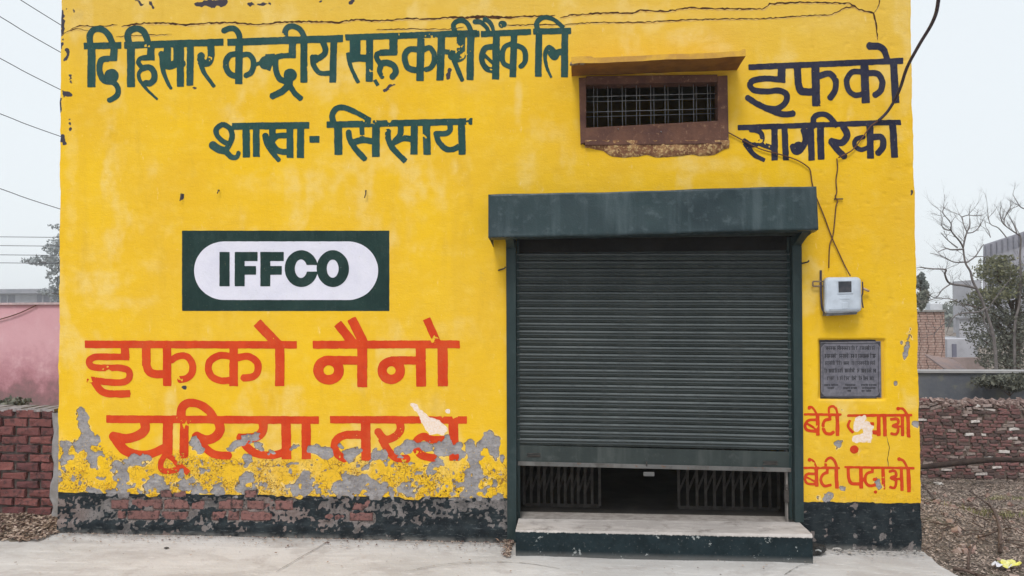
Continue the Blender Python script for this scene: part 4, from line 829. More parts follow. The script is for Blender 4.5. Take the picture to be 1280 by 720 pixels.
# ------------------------------------------------------------------ ground: concrete apron, soil and field to the horizon
def apron():
    t = NT('apron_concrete'); n1 = t.noise(.9, 5, .6, t.scaled((.6, 1.6, 1))); n2 = t.noise(5, 5, .65); n3 = t.noise(45, 4, .65); sw = t.noise(3, 5, .7, t.scaled((.5, 3, 1)), .6)
    c = t.mix(t.ramp(n1, .35, .65), (.60, .585, .58), (.46, .445, .435)); c = t.mix(t.ramp(sw, .5, .7, 0, .5), c, (.70, .69, .69)); c = t.mix(t.ramp(n2, .52, .70, 0, .55), c, (.38, .345, .335)); c = t.mix(t.ramp(t.noise(1.6, 6, .7, t.scaled((.7, 1.5, 1)), .5), .5, .62, 0, .6), c, (.40, .375, .365)); c = t.mix(t.ramp(t.noise(12, 5, .7, t.scaled((.5, 2, 1))), .58, .70, 0, .6), c, (.74, .73, .73)); c = t.mix(t.ramp(n3, .66, .75, 0, .6), c, (.30, .27, .25))
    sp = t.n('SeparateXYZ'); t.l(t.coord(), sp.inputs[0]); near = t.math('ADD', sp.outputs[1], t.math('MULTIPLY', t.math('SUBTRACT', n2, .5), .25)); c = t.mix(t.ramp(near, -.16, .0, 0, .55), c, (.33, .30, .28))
    t.bump(t.math('ADD', n3, t.math('MULTIPLY', sw, .6)), .006, .7); M_AP = t.fin(c, .85)
    e0 = gat(1153, 689, 0); e1 = gat(1200, 721, 0); dr = (e1-e0); dr /= abs(dr.y)
    xs = np.linspace(-14, 1, 261); ys = np.concatenate([np.linspace(.3, -2.2, 90), np.linspace(-2.3, -14, 40)]); V = []; NX = len(xs)
    for j, y in enumerate(ys):
        xr = e0.x+dr.x*(-(y-e0.y))+(vnoise(np.array([y*100.]), np.array([0.]), 22, 4)[0]-.5)*.05+(vnoise(np.array([y*100.]), np.array([0.]), 6, 5)[0]-.5)*.02 if y < e0.y else e0.x
        for i, s in enumerate(xs):
            x = xr-(1-s)*1.0 if s > 0 else s*1.0+xr-1.0
            V.append((x, y, 0))
    V = np.array(V); h = (vnoise(V[:, 0]*100, V[:, 1]*100, 70, 31)-.5)*.012+(vnoise(V[:, 0]*100, V[:, 1]*100, 12, 32)-.5)*.004
    # left side: concrete stops short of the brick wall, its rim is worn down
    V[:, 2] = h; rim = np.clip((V[:, 0]-(e0.x-.02))/.1, 0, 1)
    idx = np.arange(len(ys)*NX).reshape(len(ys), NX); Q = np.stack([idx[1:, :-1], idx[1:, 1:], idx[:-1, 1:], idx[:-1, :-1]], -1).reshape(-1, 4)
    # right rim goes down .18
    rimv = V[idx[:, -1]].copy(); rimv[:, 2] -= .25; rimv[:, 0] += .015; o = len(V); V = np.vstack([V, rimv]); k = np.arange(len(ys)-1)
    Q = np.vstack([Q, np.stack([idx[:-1, -1], idx[1:, -1], o+k+1, o+k], -1)])
    cx = V[Q[:, 0], 0]; cy = V[Q[:, 0], 1]; xc = at(72, 665).x; Q = Q[~((cx < xc-.03) & (cy > -.02))]
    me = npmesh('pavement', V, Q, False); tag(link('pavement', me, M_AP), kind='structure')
    # hairline cracks in the slab
    m = MB(); r = random.Random(4)
    for pts in ([(345,716),(372,700),(400,684),(410,677)], [(505,716),(560,706),(640,704),(700,712)], [(980,720),(1000,708),(1020,704)]):
        P2 = smooth_pts([gat(x, y, .0) for x, y in pts], 8); 
        for a, b in zip(P2, P2[1:]):
            w_ = r.uniform(.001, .0035); n = Vector((-(b-a).y, (b-a).x, 0)).normalized()*w_; a = a+n*r.uniform(-1, 1); z = Vector((0, 0, .0085)); m.add([a-n+z, b-n+z, b+n+z, a+n+z], [(0, 1, 2, 3)])
    m.build('pavement_crack', simple('slab_crack', (.16, .15, .14), (.24, .22, .2), 20, 1)); tag(bpy.data.objects['pavement_crack'], kind='structure')
    return e0, dr
E0, EDR = apron()
def tz_(x, y):      # terrain height
    side = sstep(3.0, 4.6, x); fall = sstep(-.5, 9.2, y)
    base = -.075-.05*sstep(3.2, 4.2, x)-1.36*fall*side-.25*sstep(0, 30, y)*(1-side)
    base = base-1.3*sstep(30, 80, y)*(1-side)
    return base+(vnoise(x*100+5000, y*100+5000, 60, 71)-.5)*.12*side+(vnoise(x*100+5000, y*100+5000, 17, 72)-.5)*.05*np.clip(side+.3, 0, 1)
def terrain():
    def ax(n, near, c): s = np.linspace(-1, 1, n); return c+np.sign(s)*(near*np.abs(s)+(480-near)*np.abs(s)**7)
    X, Y = np.meshgrid(ax(420, 14, 3.5), ax(420, 14, 3.0)); Z = tz_(X, Y); d = np.hypot(X, Y); Z = np.where(d > 60, np.minimum(Z, -1.4), Z)
    inside = (X > XL-.1) & (X < XR+.02) & (Y > .1) & (Y < 5); Z = np.where(inside, Z-.2, Z)
    under = (X < E0.x+EDR.x*np.maximum(-(Y-E0.y), 0)-.05) & (Y < .05) & (Y > -13.5); Z = np.where(under, np.minimum(Z, -.05), Z)
    n = X.shape; idx = np.arange(X.size).reshape(n); Q = np.stack([idx[:-1, :-1], idx[:-1, 1:], idx[1:, 1:], idx[1:, :-1]], -1).reshape(-1, 4)
    t = NT('dry_soil'); n1 = t.noise(.8, 6, .65); n2 = t.noise(9, 6, .7); n3 = t.noise(48, 5, .7)
    c = t.mix(t.ramp(n1, .35, .65), (.15, .115, .098), (.23, .18, .155)); c = t.mix(t.ramp(n2, .45, .7, 0, .8), c, (.13, .105, .08)); c = t.mix(t.ramp(n3, .5, .68, 0, .8), c, (.36, .31, .24)); c = t.mix(t.ramp(t.noise(2.2, 4, .6), .55, .7, 0, .4), c, (.15, .16, .07))
    t.bump(t.math('ADD', n2, n3), .03, .9); tag(link('ground', npmesh('ground', np.stack([X, Y, Z], -1).reshape(-1, 3), Q, True), t.fin(c, .95)), kind='structure')
terrain()

def scatter(name, pts, sizes, cols_mat, label=None, lift=.01, tilt=.5, aspect=.35, group=None):
    """thousands of small bent leaves / straws / chips"""
    n = len(pts); a = RNG.rand(n)*2*np.pi; ti = (RNG.rand(n)-.5)*2*tilt; s = sizes[:, None]; d1 = np.stack([np.cos(a)*np.cos(ti), np.sin(a)*np.cos(ti), np.sin(ti)], 1)
    t2 = (RNG.rand(n)-.5)*2*tilt; d2 = np.stack([-np.sin(a)*np.cos(t2), np.cos(a)*np.cos(t2), np.sin(t2)], 1); asp = (aspect*(.6+.8*RNG.rand(n)))[:, None]
    p0 = pts+np.array([0, 0, lift]); up = np.array([0, 0, 1.])*s*.25
    A = p0-d1*s; B = p0-d2*s*asp+up*RNG.rand(n, 1); C = p0+d1*s; D = p0+d2*s*asp+up*RNG.rand(n, 1)
    V = np.stack([A, B, C, D], 1).reshape(-1, 3); Q = np.arange(4*n).reshape(n, 4); me = npmesh(name, V, Q)
    at_ = me.color_attributes.new('v', 'FLOAT_COLOR', 'POINT'); r = np.repeat(RNG.rand(n, 3), 4, 0); dcol = np.ones((4*n, 4), np.float32); dcol[:, :3] = r; at_.data.foreach_set('color', dcol.ravel())
    o = link(name, me, cols_mat); tag(o, label, None, group, 'stuff'); return o
def leafmat(name, c1, c2, c3, rough=.8, trans=0.):
    t = NT(name); v = t.attr('v'); c = t.mix(v[0], c1, c2); c = t.mix(t.ramp(v[1], .7, .85), c, c3); t.fin(c, rough)
    if trans:
        tb = t.n('BsdfTranslucent'); t.l(c, tb.inputs[0]) if isinstance(c, bpy.types.NodeSocket) else None; ms = t.n('MixShader'); ms.inputs[0].default_value = trans; t.l(t.b.outputs[0], ms.inputs[1]); t.l(tb.outputs[0], ms.inputs[2]); t.l(ms.outputs[0], t.o.inputs[0])
    return t.m
M_LIT = leafmat('dry_leaf_litter', (.24, .18, .15), (.46, .37, .32), (.055, .04, .034))
n = 210000; yy = -1.6+11.2*RNG.rand(n)**.8; _l = XR-.1+.0*yy; _r = CAM.x+(yy-CAM.y)*.86; xx = _l+(_r+.3-_l)*RNG.rand(n)
ok = (xx > XR+.0+np.where(yy > 0, 0.02, 0)) & ~((yy < E0.y) & (xx < E0.x+EDR.x*(-(yy-E0.y))-.02+.05*RNG.rand(n))) & (yy < 9.4); xx, yy = xx[ok], yy[ok]
scatter('leaf_litter', np.stack([xx, yy, tz_(xx, yy)], 1), (.004+.017*RNG.rand(len(xx))**2)*(1+.05*yy), M_LIT)
n = 2200; gx = 4.2+RNG.rand(n)*5; gy = -1+RNG.rand(n)*9.5; kk = vnoise(gx*100, gy*100, 90, 3) > .74; gx, gy = gx[kk], gy[kk]
def grass(name, X, Y, hgt, mat, Zf=tz_):
    n = len(X); a = RNG.rand(n)*2*np.pi; hh_ = hgt*(.4+.8*RNG.rand(n)); w_ = .004+.004*RNG.rand(n); ln = (RNG.rand(n, 2)-.5)*hh_[:, None]*1.2; z = Zf(X, Y)-.01
    base = np.stack([X, Y, z], 1); dx = np.stack([np.cos(a)*w_, np.sin(a)*w_, 0*a], 1); mid = base+np.stack([ln[:, 0]*.3, ln[:, 1]*.3, hh_*.6], 1); top = base+np.stack([ln[:, 0], ln[:, 1], hh_], 1)
    V = np.stack([base-dx, base+dx, mid+dx*.7, mid-dx*.7, top], 1).reshape(-1, 3); k = np.arange(n)*5; F3 = np.concatenate([np.stack([k, k+1, k+2], 1), np.stack([k, k+2, k+3], 1), np.stack([k+3, k+2, k+4], 1)])
    me = npmesh(name, V, F3); at_ = me.color_attributes.new('v', 'FLOAT_COLOR', 'POINT'); d = np.ones((5*n, 4), np.float32); d[:, :3] = np.repeat(RNG.rand(n, 3), 5, 0); at_.data.foreach_set('color', d.ravel()); tag(link(name, me, mat), kind='stuff')
gx = np.repeat(gx, 9)+RNG.randn(len(gx)*9)*.05; gy = np.repeat(gy, 9)+RNG.randn(len(gy)*9)*.05
grass('dry_grass', gx, gy, .09, leafmat('dry_grass_blades', (.20, .20, .09), (.38, .32, .19), (.12, .15, .05)))

# twigs and branches lying in the field (each one a thing)
M_TW = simple('twig_bark', (.085, .06, .05), (.14, .10, .085), 25, .9)
M_TWL = simple('pale_twig', (.34, .28, .23), (.26, .21, .17), 25, .9)
def gfield(x, y, lift=.03):     # point of the sloping field seen at a photo position
    d = ray(x, y); lo, hi = 2., 30.
    for _ in range(40):
        m = (lo+hi)/2; p = CAM+d*m
        if p.z > float(tz_(np.array(p.x), np.array(p.y)))+lift: lo = m
        else: hi = m
    return CAM+d*lo
def ground_twig(paths, mat, label, name='fallen_branch', cat='branch', group=None):
    m = MB()
    for (r0, r1, pts) in paths:
        P3 = smooth_pts([gfield(*q[:2], lift=q[2] if len(q) > 2 else .03) for q in pts], 5); k = len(P3); m.tube(P3, [r0+(r1-r0)*i/(k-1) for i in range(k)], 6)
    return tag(m.build(name, mat), label, cat, group)
ground_twig([(.016,.012,[(1250,690,.03),(1250,668,.12),(1247,650,.15),(1240,635,.12),(1228,625,.08),(1212,614,.05)]),(.010,.005,[(1242,637,.12),(1236,630,.14),(1230,628,.16)]),(.010,.004,[(1249,662,.12),(1236,668,.1),(1224,672,.04)]),(.009,.004,[(1238,632,.1),(1234,622,.1),(1226,620,.06)]),(.008,.004,[(1250,680,.1),(1258,672,.12),(1264,668,.1)])], M_TW, 'dark crooked branch with side twigs standing in the field right of the shop')
ground_twig([(.010,.007,[(1200,618),(1212,621),(1230,619),(1248,616),(1266,609)])], M_TWL, 'pale straight stick lying across the field below the pole')
ground_twig([(.016,.006,[(1154,606),(1163,617),(1172,628),(1180,642)])], M_TW, 'short dark stick slanting down beside the corner of the shop')
ground_twig([(.011,.004,[(1210,712,.03),(1211,695,.12),(1215,684,.16),(1222,676,.2)]),(.007,.003,[(1213,690,.13),(1208,682,.18)])], M_TW, 'small upright dry twig near the edge of the concrete')
ground_twig([(.014,.010,[(1192,711,.03),(1206,713,.04),(1222,719,.03),(1236,728,.03)])], M_TW, 'dark stick lying along the edge of the concrete')
ground_twig([(.006,.003,[(1180,597),(1186,590,.1),(1192,584,.15)])], M_TWL, 'thin pale twig in the grass near the far end of the pole')
# clutter of fine brushwood
m = MB(); r = random.Random(21)
for k in range(330):
    y = -1.2+9.8*r.random()**.7; x = r.uniform(XR+.05, (y+5.8)*.65)
    if y < 0 and x < E0.x+EDR.x*(-(y-E0.y))+.1: continue
    a = r.uniform(0, 6.28); L = r.uniform(.08, .4); z = lambda X, Y: float(tz_(np.array(X), np.array(Y))); p = []
    for i in range(4): X = x+math.cos(a)*L*i/3+r.uniform(-.02, .02); Y = y+math.sin(a)*L*i/3+r.uniform(-.02, .02); p.append((X, Y, z(X, Y)+r.uniform(.01, .06)))
    m.tube(p, [.006, .005, .004, .002], 4, False)
tag(m.build('brushwood', M_TW), None, None, None, 'stuff')
m = MB(); r = random.Random(33)      # clods and broken brick among the litter
for k in range(260):
    y = -1.2+9.6*r.random()**.8; x = r.uniform(XR+.1, (y+5.8)*.66); s_ = r.uniform(.008, .035)
    if y < 0.1 and x < E0.x+EDR.x*(-(y-E0.y))+.1: continue
    c = Vector((x, y, float(tz_(np.array(x), np.array(y)))+s_*.4)); M_ = Matrix.LocRotScale(c, Euler((r.uniform(0, 3), r.uniform(0, 3), r.uniform(0, 3))), Vector((s_*r.uniform(.8, 1.6), s_, s_*.7)))
    m.hexa([M_ @ Vector((q[0]*r.uniform(.7, 1), q[1]*r.uniform(.7, 1), q[2])) for q in ((-1, -1, -1), (1, -1, -1), (1, 1, -1), (-1, 1, -1), (-1, -1, 1), (1, -1, 1), (1, 1, 1), (-1, 1, 1))])
tag(m.build('clods', simple('clod_earth', (.40, .31, .27), (.24, .14, .12), 9, .95)), kind='stuff')
# litter wrapper
def crumple(name, cx, cy, s, mat, label, cat, seed):
    r = random.Random(seed); g = gfield(cx, cy, .02); V = []; n = 6
    for j in range(n):
        for i in range(n): V.append((g.x+(i/(n-1)-.5)*s*1.5+r.uniform(-.1, .1)*s, g.y+(j/(n-1)-.5)*s+r.uniform(-.1, .1)*s, g.z+r.uniform(0, .55)*s))
    me = bpy.data.meshes.new(name); me.from_pydata(V, [], [(j*n+i, j*n+i+1, (j+1)*n+i+1, (j+1)*n+i) for j in range(n-1) for i in range(n-1)]); me.update()
    tag(link(name, me, mat), label, cat)
crumple('plastic_wrapper', 1262, 709, .085, simple('yellow_plastic', (.70, .66, .12), (.75, .74, .40), 30, .4), 'crumpled yellow plastic wrapper lying in the dry leaves at lower right', 'litter', 3)
crumple('plastic_scrap', 1252, 709, .07, simple('white_plastic', (.62, .62, .68), (.7, .7, .72), 30, .4), 'pale plastic scrap beside the yellow wrapper', 'litter', 4)
crumple('cloth_scrap', 1172, 606, .10, simple('pale_cloth', (.55, .52, .50), (.42, .4, .38), 30, .9), 'pale rag lying in the leaves near the shop corner', 'litter', 5)
crumple('paper_scrap', 1163, 593, .20, simple('pale_paper', (.55, .50, .47), (.42, .4, .38), 30, .9), 'pale crumpled scrap at the near foot of the brick wall', 'litter', 6)

# rubble, straw along the wall foot at left and beside the step
M_ST = leafmat('straw_debris', (.25, .165, .12), (.48, .38, .31), (.09, .045, .04))
n = 5200; x0_, x1_ = at(-60, 665).x, at(74, 665).x; xx = x0_+(x1_-x0_)*RNG.rand(n); yy = .25-.50*RNG.rand(n)**1.2
f_ = lambda x, y: .0+.07*np.clip((y+.30)/.5, 0, 1)*sstep(x1_+.1, x1_-.2, x)+(vnoise(x*100+900, y*100+900, 9, 3)-.5)*.03
V, Y = np.meshgrid(np.linspace(x0_-2, x1_+.12, 90), np.linspace(.34, -.42, 24)); Zb = f_(V, Y)-.06*sstep(-.2, -.42, Y)-.004-.08*sstep(x1_-.12, x1_+.02, V+(vnoise(V*100+900, Y*100+900, 12, 8)-.5)*.15); idx = np.arange(V.size).reshape(V.shape); Q = np.stack([idx[1:, :-1], idx[1:, 1:], idx[:-1, 1:], idx[:-1, :-1]], -1).reshape(-1, 4)
tag(link('soil_bank', npmesh('soil_bank', np.stack([V, Y, Zb], -1).reshape(-1, 3), Q, True), simple('soil', (.27, .23, .19), (.18, .15, .12), 14, .95, 0, .01, 40)), kind='structure')
scatter('straw_debris', np.stack([xx, yy, f_(xx, yy)], 1), .006+.034*RNG.rand(n)**2.5, M_ST, tilt=.6)
n = 260; yy = -.02-.36*RNG.rand(n)**1.5; xx = at(645, 680).x-.02-.05*np.abs(RNG.randn(n))*(1-.6*np.clip(-yy/.4, 0, 1))
scatter('straw_debris', np.stack([xx, yy, .0+.02*RNG.rand(n)], 1), .008+.018*RNG.rand(n)**2, M_ST, tilt=.6)
n = 1500; xx = x1_+(dx0-x1_)*RNG.rand(n); yy = -.045-.22*RNG.rand(n)**3
scatter('wall_foot_grit', np.stack([xx, yy, .004+0*xx], 1), .003+.009*RNG.rand(n)**3, M_ST, tilt=.4, aspect=.8)
n = 260; xx = at(1010, 685).x+(at(1150, 690).x-at(1010, 685).x)*RNG.rand(n); yy = -.03-.12*RNG.rand(n)**2
scatter('wall_foot_grit', np.stack([xx, yy, .004+0*xx], 1), .004+.014*RNG.rand(n)**3, leafmat('grit', (.3, .27, .24), (.5, .48, .46), (.1, .1, .1)), tilt=.4, aspect=.8)
# black lump beside the step
p = gat(1022, 694, 0); e = empty('charred_lump', (p.x, p.y, 0), 'small black charred lump with a pale hollow beside the right end of the doorstep', 'rubble')
def rock(name, c, s, seed, mat, parent=None):
    bm = bmesh.new(); bmesh.ops.create_icosphere(bm, subdivisions=2, radius=1); r = random.Random(seed)
    for v_ in bm.verts: k = 1+r.uniform(-.22, .22); v_.co = Vector((c[0]+v_.co.x*s[0]*k, c[1]+v_.co.y*s[1]*k, max(c[2]+v_.co.z*s[2]*k, .003)))
    me = bpy.data.meshes.new(name); bm.to_mesh(me); bm.free(); return link(name, me, mat, parent)
M_BK = simple('charred', (.012, .012, .013), (.03, .03, .03), 30, .5)
rock('lump', (p.x, p.y+.02, .04), (.062, .05, .042), 3, M_BK, e); rock('lump', (p.x-.04, p.y, .03), (.04, .04, .03), 5, M_BK, e); m = MB(); m.tube([(p.x-.03, p.y-.045, .048), (p.x-.01, p.y-.052, .055), (p.x+.01, p.y-.052, .045)], .006); m.build('pale_rim', simple('ash', (.4, .42, .42), (.3, .3, .3), 20, .9), e)
for (x, y, s, sd, lb) in ((1063, 686, .03, 8, 'small pale stone at the wall foot right of the doorstep'), (1046, 687.5, .022, 9, 'flat pale chip of plaster near the black lump'), (208, 686, .012, 10, 'tiny dark pebble on the concrete near the wall at left')):
    g = gat(x, y, 0); tag(rock('stone', (g.x, g.y, .008), (s*1.6, s, s*.5), sd, simple('pale_stone', (.5, .48, .47), (.4, .38, .36), 20, .9) if sd != 10 else M_DK), lb, 'stone')

# ------------------------------------------------------------------ left: low brick wall beside the shop, individually laid bricks
M_BR = brick_mat('old_red_brick', (.215, .082, .075), (.125, .05, .052), (.05, .034, .036), .75)
M_MO = simple('mud_mortar', (.15, .125, .115), (.085, .07, .065), 18, .95, 0, .008, 60)
def left_wall():
    Y = .20; zt = at(40, 512, Y).z; e = empty('brick_wall', (at(0, 512, Y).x, Y+.115, 0), 'low old red brick wall joining the left corner of the yellow shop', 'wall')
    xr_ = at(66, 600, Y).x; rows = 13; ph = (zt-.0)/rows; xl_ = xr_-3.6
    MB().box((xl_, Y+.028, -.1), (xr_+.02, Y+.23, zt-.016)).build('mortar_core', M_MO, e); r = random.Random(2); pool = [brick_mesh('brick', .226, ph-.010, .11, 100+i, .009) for i in range(5)]; half = [brick_mesh('brick', .108, ph-.010, .11, 120+i, .009) for i in range(3)]
    for j in range(rows):
        x = xr_-(.0 if j % 2 else .118); z = ph*(j+.5); first = True
        if j % 2 == 0: link('brick', half[j % 3], M_BR, e, loc=(xr_-.056, Y+.055+r.uniform(-.006, .006), z+r.uniform(-.003, .003)), rot=(0, r.uniform(-.02, .02), r.uniform(-.02, .02)))
        while x > xl_:
            link('brick', r.choice(pool), M_BR, e, loc=(x-.118+r.uniform(-.005, .005), Y+.055+r.uniform(-.007, .007), z+r.uniform(-.004, .004)), rot=(r.uniform(-.06, .06), r.uniform(-.03, .03), r.uniform(-.05, .05)), scale=(r.uniform(.86, 1.02), 1, r.uniform(.82, 1.04))); x -= .238
    # smear of mortar along the top, upright strip of cement at the corner
    m = MB(); n = 60
    for k in range(n):
        a, b = xl_+(xr_-xl_)*k/n, xl_+(xr_-xl_)*(k+1)/n; h0 = r.uniform(.004, .014); m.box((a, Y-.004+r.uniform(0, .01), zt-.018), (b+.001, Y+.21, zt+h0))
    m.build('mortar_cap', simple('mortar_cap', (.34, .31, .31), (.18, .16, .16), 16, .95, 0, .008, 50), e)
    V = []; Fc = []; z0, z1 = 0., zt-.02
    for k in range(41):
        t = k/40; z = z0+(z1-z0)*t; a = at(64.5, 600, .19).x+(vnoise(np.array([z*100.]), np.array([0.]), 9, 3)[0]-.5)*.05; b = at(76.5, 600, .19).x; V += [(a, .192, z), (a+.03, .165, z), (b, .160, z)]
    for k in range(40): Fc += [(3*k, 3*k+1, 3*k+4, 3*k+3), (3*k+1, 3*k+2, 3*k+5, 3*k+4)]
    me = bpy.data.meshes.new('cement_fillet'); me.from_pydata(V, [], Fc); me.update(); link('cement_fillet', me, simple('grey_cement', (.30, .29, .295), (.22, .205, .20), 12, .9, 0, .006, 50), e)
left_wall()

# ------------------------------------------------------------------ left background
def wall_slab(name, A, B, Cc, D, Y, th, mat, label, cat, group=None):
    a, b, c, d = (at(*q, Y) for q in (A, B, Cc, D)); dy = Vector((0, th, 0)); m = MB().hexa([d, c, c+dy, d+dy, a, b, b+dy, a+dy]); return tag(m.build(name, mat), label, cat, group)
t = NT('pink_limewash'); n1 = t.noise(.9, 5, .6); n2 = t.noise(5, 5, .65); sp = t.n('SeparateXYZ'); t.l(t.coord(), sp.inputs[0])
c = t.mix(t.ramp(n1, .35, .65), (.70, .40, .45), (.64, .34, .39)); c = t.mix(t.ramp(n2, .5, .75, 0, .5), c, (.76, .52, .56))
low_ = t.math('ADD', sp.outputs[2], t.math('MULTIPLY', n2, 1.1)); c = t.mix(t.ramp(low_, 1.0, 1.9, .75, 0), c, (.33, .12, .15)); c = t.mix(t.ramp(low_, .8, 1.35, .7, 0), c, (.13, .12, .11)); t.bump(n2, .01, .6); M_PK_ = t.fin(c, .9)
e = empty('pink_wall', tuple(at(30, 520, 5.5)), 'long pink limewashed wall behind the low brick wall at left', 'wall')
a, b = at(-900, 381, 5.5), at(150, 382, 5.5); MB().box((a.x, 5.5, -.5), (b.x, 5.72, at(30, 381, 5.5).z)).build('plaster', M_PK_, e)
zt_ = at(30, 381, 5.5).z; MB().box((a.x, 5.46, zt_+.001), (b.x, 5.76, zt_+.035)).build('coping', simple('pale_coping', (.62, .46, .48), (.45, .36, .37), 10, .9), e)
cab = MB().tube(smooth_pts([at(-40, 408, 5.47), at(0, 399, 5.47), at(25, 391, 5.47), at(45, 381.5, 5.47)], 5), .008).build('cable', M_CB2); tag(cab, 'thin cable drooping down the face of the pink wall', 'cable')
# weed at its foot
def leafcloud(cs, n, sz, seed, aspect=.5):
    r = np.random.RandomState(seed); pts = []; w_ = np.array([a[3]*a[4]*a[5] for a in cs])**.6; w_ /= w_.sum()
    for (x, y, z, rx, ry, rz), q in zip(cs, w_):
        k = int(n*q)+1; d = r.randn(k, 3); d /= np.linalg.norm(d, axis=1)[:, None]; rr_ = (.35+.65*r.rand(k)**.5)[:, None]*(1+.35*(r.rand(k)[:, None]-.3)); pts.append(np.array([x, y, z])+d*rr_*np.array([rx, ry, rz]))
    p = np.vstack(pts); n = len(p); s = (sz*(.6+.8*r.rand(n)))[:, None]; d1 = r.randn(n, 3); d1 /= np.linalg.norm(d1, axis=1)[:, None]; d2 = np.cross(d1, r.randn(n, 3)); d2 /= np.linalg.norm(d2, axis=1)[:, None]
    V = np.stack([p-d1*s, p-d2*s*aspect, p+d1*s, p+d2*s*aspect], 1).reshape(-1, 3); return V, np.arange(4*n).reshape(n, 4), r.rand(n, 3)
def leaves(name, cs, n, sz, seed, mat, parent=None, aspect=.5):
    V, Q, c = leafcloud(cs, n, sz, seed, aspect); me = npmesh(name, V, Q); at_ = me.color_attributes.new('v', 'FLOAT_COLOR', 'POINT'); d = np.ones((len(V), 4), np.float32); d[:, :3] = np.repeat(c, 4, 0); at_.data.foreach_set('color', d.ravel()); return link(name, me, mat, parent)
M_LFG = leafmat('green_leaves', (.060, .085, .035), (.12, .15, .06), (.17, .19, .09), .6, .25)
M_LFD = leafmat('dusty_leaves', (.085, .09, .07), (.14, .145, .115), (.20, .20, .16), .7, .2)
M_LFP = leafmat('pale_dusty_leaves', (.15, .165, .14), (.22, .23, .19), (.29, .30, .25), .8, .2)
def weed(u, v, Y, wpx, hpx, label, seed, mat=M_LFD, name='bush', n=500):
    b = at(u, v+hpx/2, Y); p = at(u, v, Y); s = 1/ppm(Y); e = empty(name, (p.x, Y, b.z), label, 'bush'); r = random.Random(seed)
    cs = [(p.x+r.uniform(-.35, .35)*wpx*s, Y+r.uniform(-.2, .2), p.z+r.uniform(-.3, .3)*hpx*s, wpx*s*.22, .2, hpx*s*.25) for _ in range(7)]
    leaves('foliage', cs, n, .028*(1+Y/12), seed, mat, e); m = MB()
    for c_ in cs: m.tube([(p.x, Y, b.z-.1), ((p.x+c_[0])/2, Y, (b.z+c_[2])/2), (c_[0], c_[1], c_[2])], [.012, .009, .004], 5, False)
    m.build('stem', M_TW, e)
weed(12, 505, 2.2, 34, 14, 'small grey green weed between the brick wall and the pink wall', 3, n=260)
# far houses behind the pink wall
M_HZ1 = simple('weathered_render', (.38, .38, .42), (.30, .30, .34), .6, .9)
M_HZ2 = simple('far_dark_opening', (.12, .12, .17), (.17, .17, .22), 1, .8)
def far_left():
    Y = 150; e = empty('far_building', tuple(at(20, 384, Y)), 'long flat roofed grey building far behind the pink wall', 'building'); a, b = at(-120, 370, Y), at(120, 370, Y); z0 = -1.6; zr = at(20, 367, Y).z
    MB().box((a.x, Y, z0), (b.x, Y+6, zr)).build('wall', M_HZ1, e); MB().box((a.x-.2, Y-1.5, zr+.001), (b.x+.2, Y+6.2, at(20, 361.5, Y).z)).build('roof', simple('far_roof', (.22, .23, .27), (.28, .28, .32), 1, .9), e)
    for (u0, u1) in ((-30, -12), (1, 19), (46, 62), (66, 84)):
        p, q = at(u0, 381, Y), at(u1, 368.5, Y); w_ = MB().box((p.x, Y-.03, p.z-.8), (q.x, Y+.02, q.z)).build('window', M_HZ2, e)
        MB().box(((p.x+q.x)/2-.15, Y-.2, p.z-.8), ((p.x+q.x)/2+.15, Y-.031, q.z)).build('mullion', M_HZ1, w_)
far_left()
# pale dry shrub in front of it
def twig_tree(root, base, segs, mat, name='branch', rmin=.006):
    """segs: list of (r0, r1, points)"""
    for (r0, r1, pts) in segs:
        P3 = smooth_pts(pts, 4); k = len(P3); MB().tube(P3, [r0+(r1-r0)*i/(k-1) for i in range(k)], 5, False).build(name, mat, root)
def grow(m, p, d, r_, L, lev, rr, spread=.6, up=.15):
    n = 4; pts = [Vector(p)]; d = Vector(d).normalized()
    for i in range(n): d = (d+Vector((rr.uniform(-1, 1), rr.uniform(-1, 1), rr.uniform(-1, 1)))*.16+Vector((0, 0, up*.3))).normalized(); pts.append(pts[-1]+d*L/n)
    m.tube(pts, [r_*(1-.45*i/n) for i in range(n+1)], 5 if lev > 1 else 3, False)
    if lev > 0:
        for i in range(rr.randint(3, 4)):
            k = rr.randint(1, n); dd = (d+Vector((rr.uniform(-1, 1), rr.uniform(-1, 1), rr.uniform(-.5, 1)))*spread*1.3).normalized(); grow(m, pts[k], dd, r_*.55*(1-.1*k), L*rr.uniform(.55, .8), lev-1, rr, spread, up)
p = at(36, 392, 12); e = empty('dry_shrub', (p.x, 12, p.z-.6), 'pale leafless shrub rising above the pink wall', 'shrub'); m = MB(); rr = random.Random(4)
for k in range(9): grow(m, (p.x+rr.uniform(-.3, .3), 12, p.z-.3), (rr.uniform(-.6, .6), rr.uniform(-.3, .3), 1), .016, .34, 2, rr)
m.build('branches', simple('pale_bark', (.42, .38, .37), (.34, .31, .30), 8, .9), e)
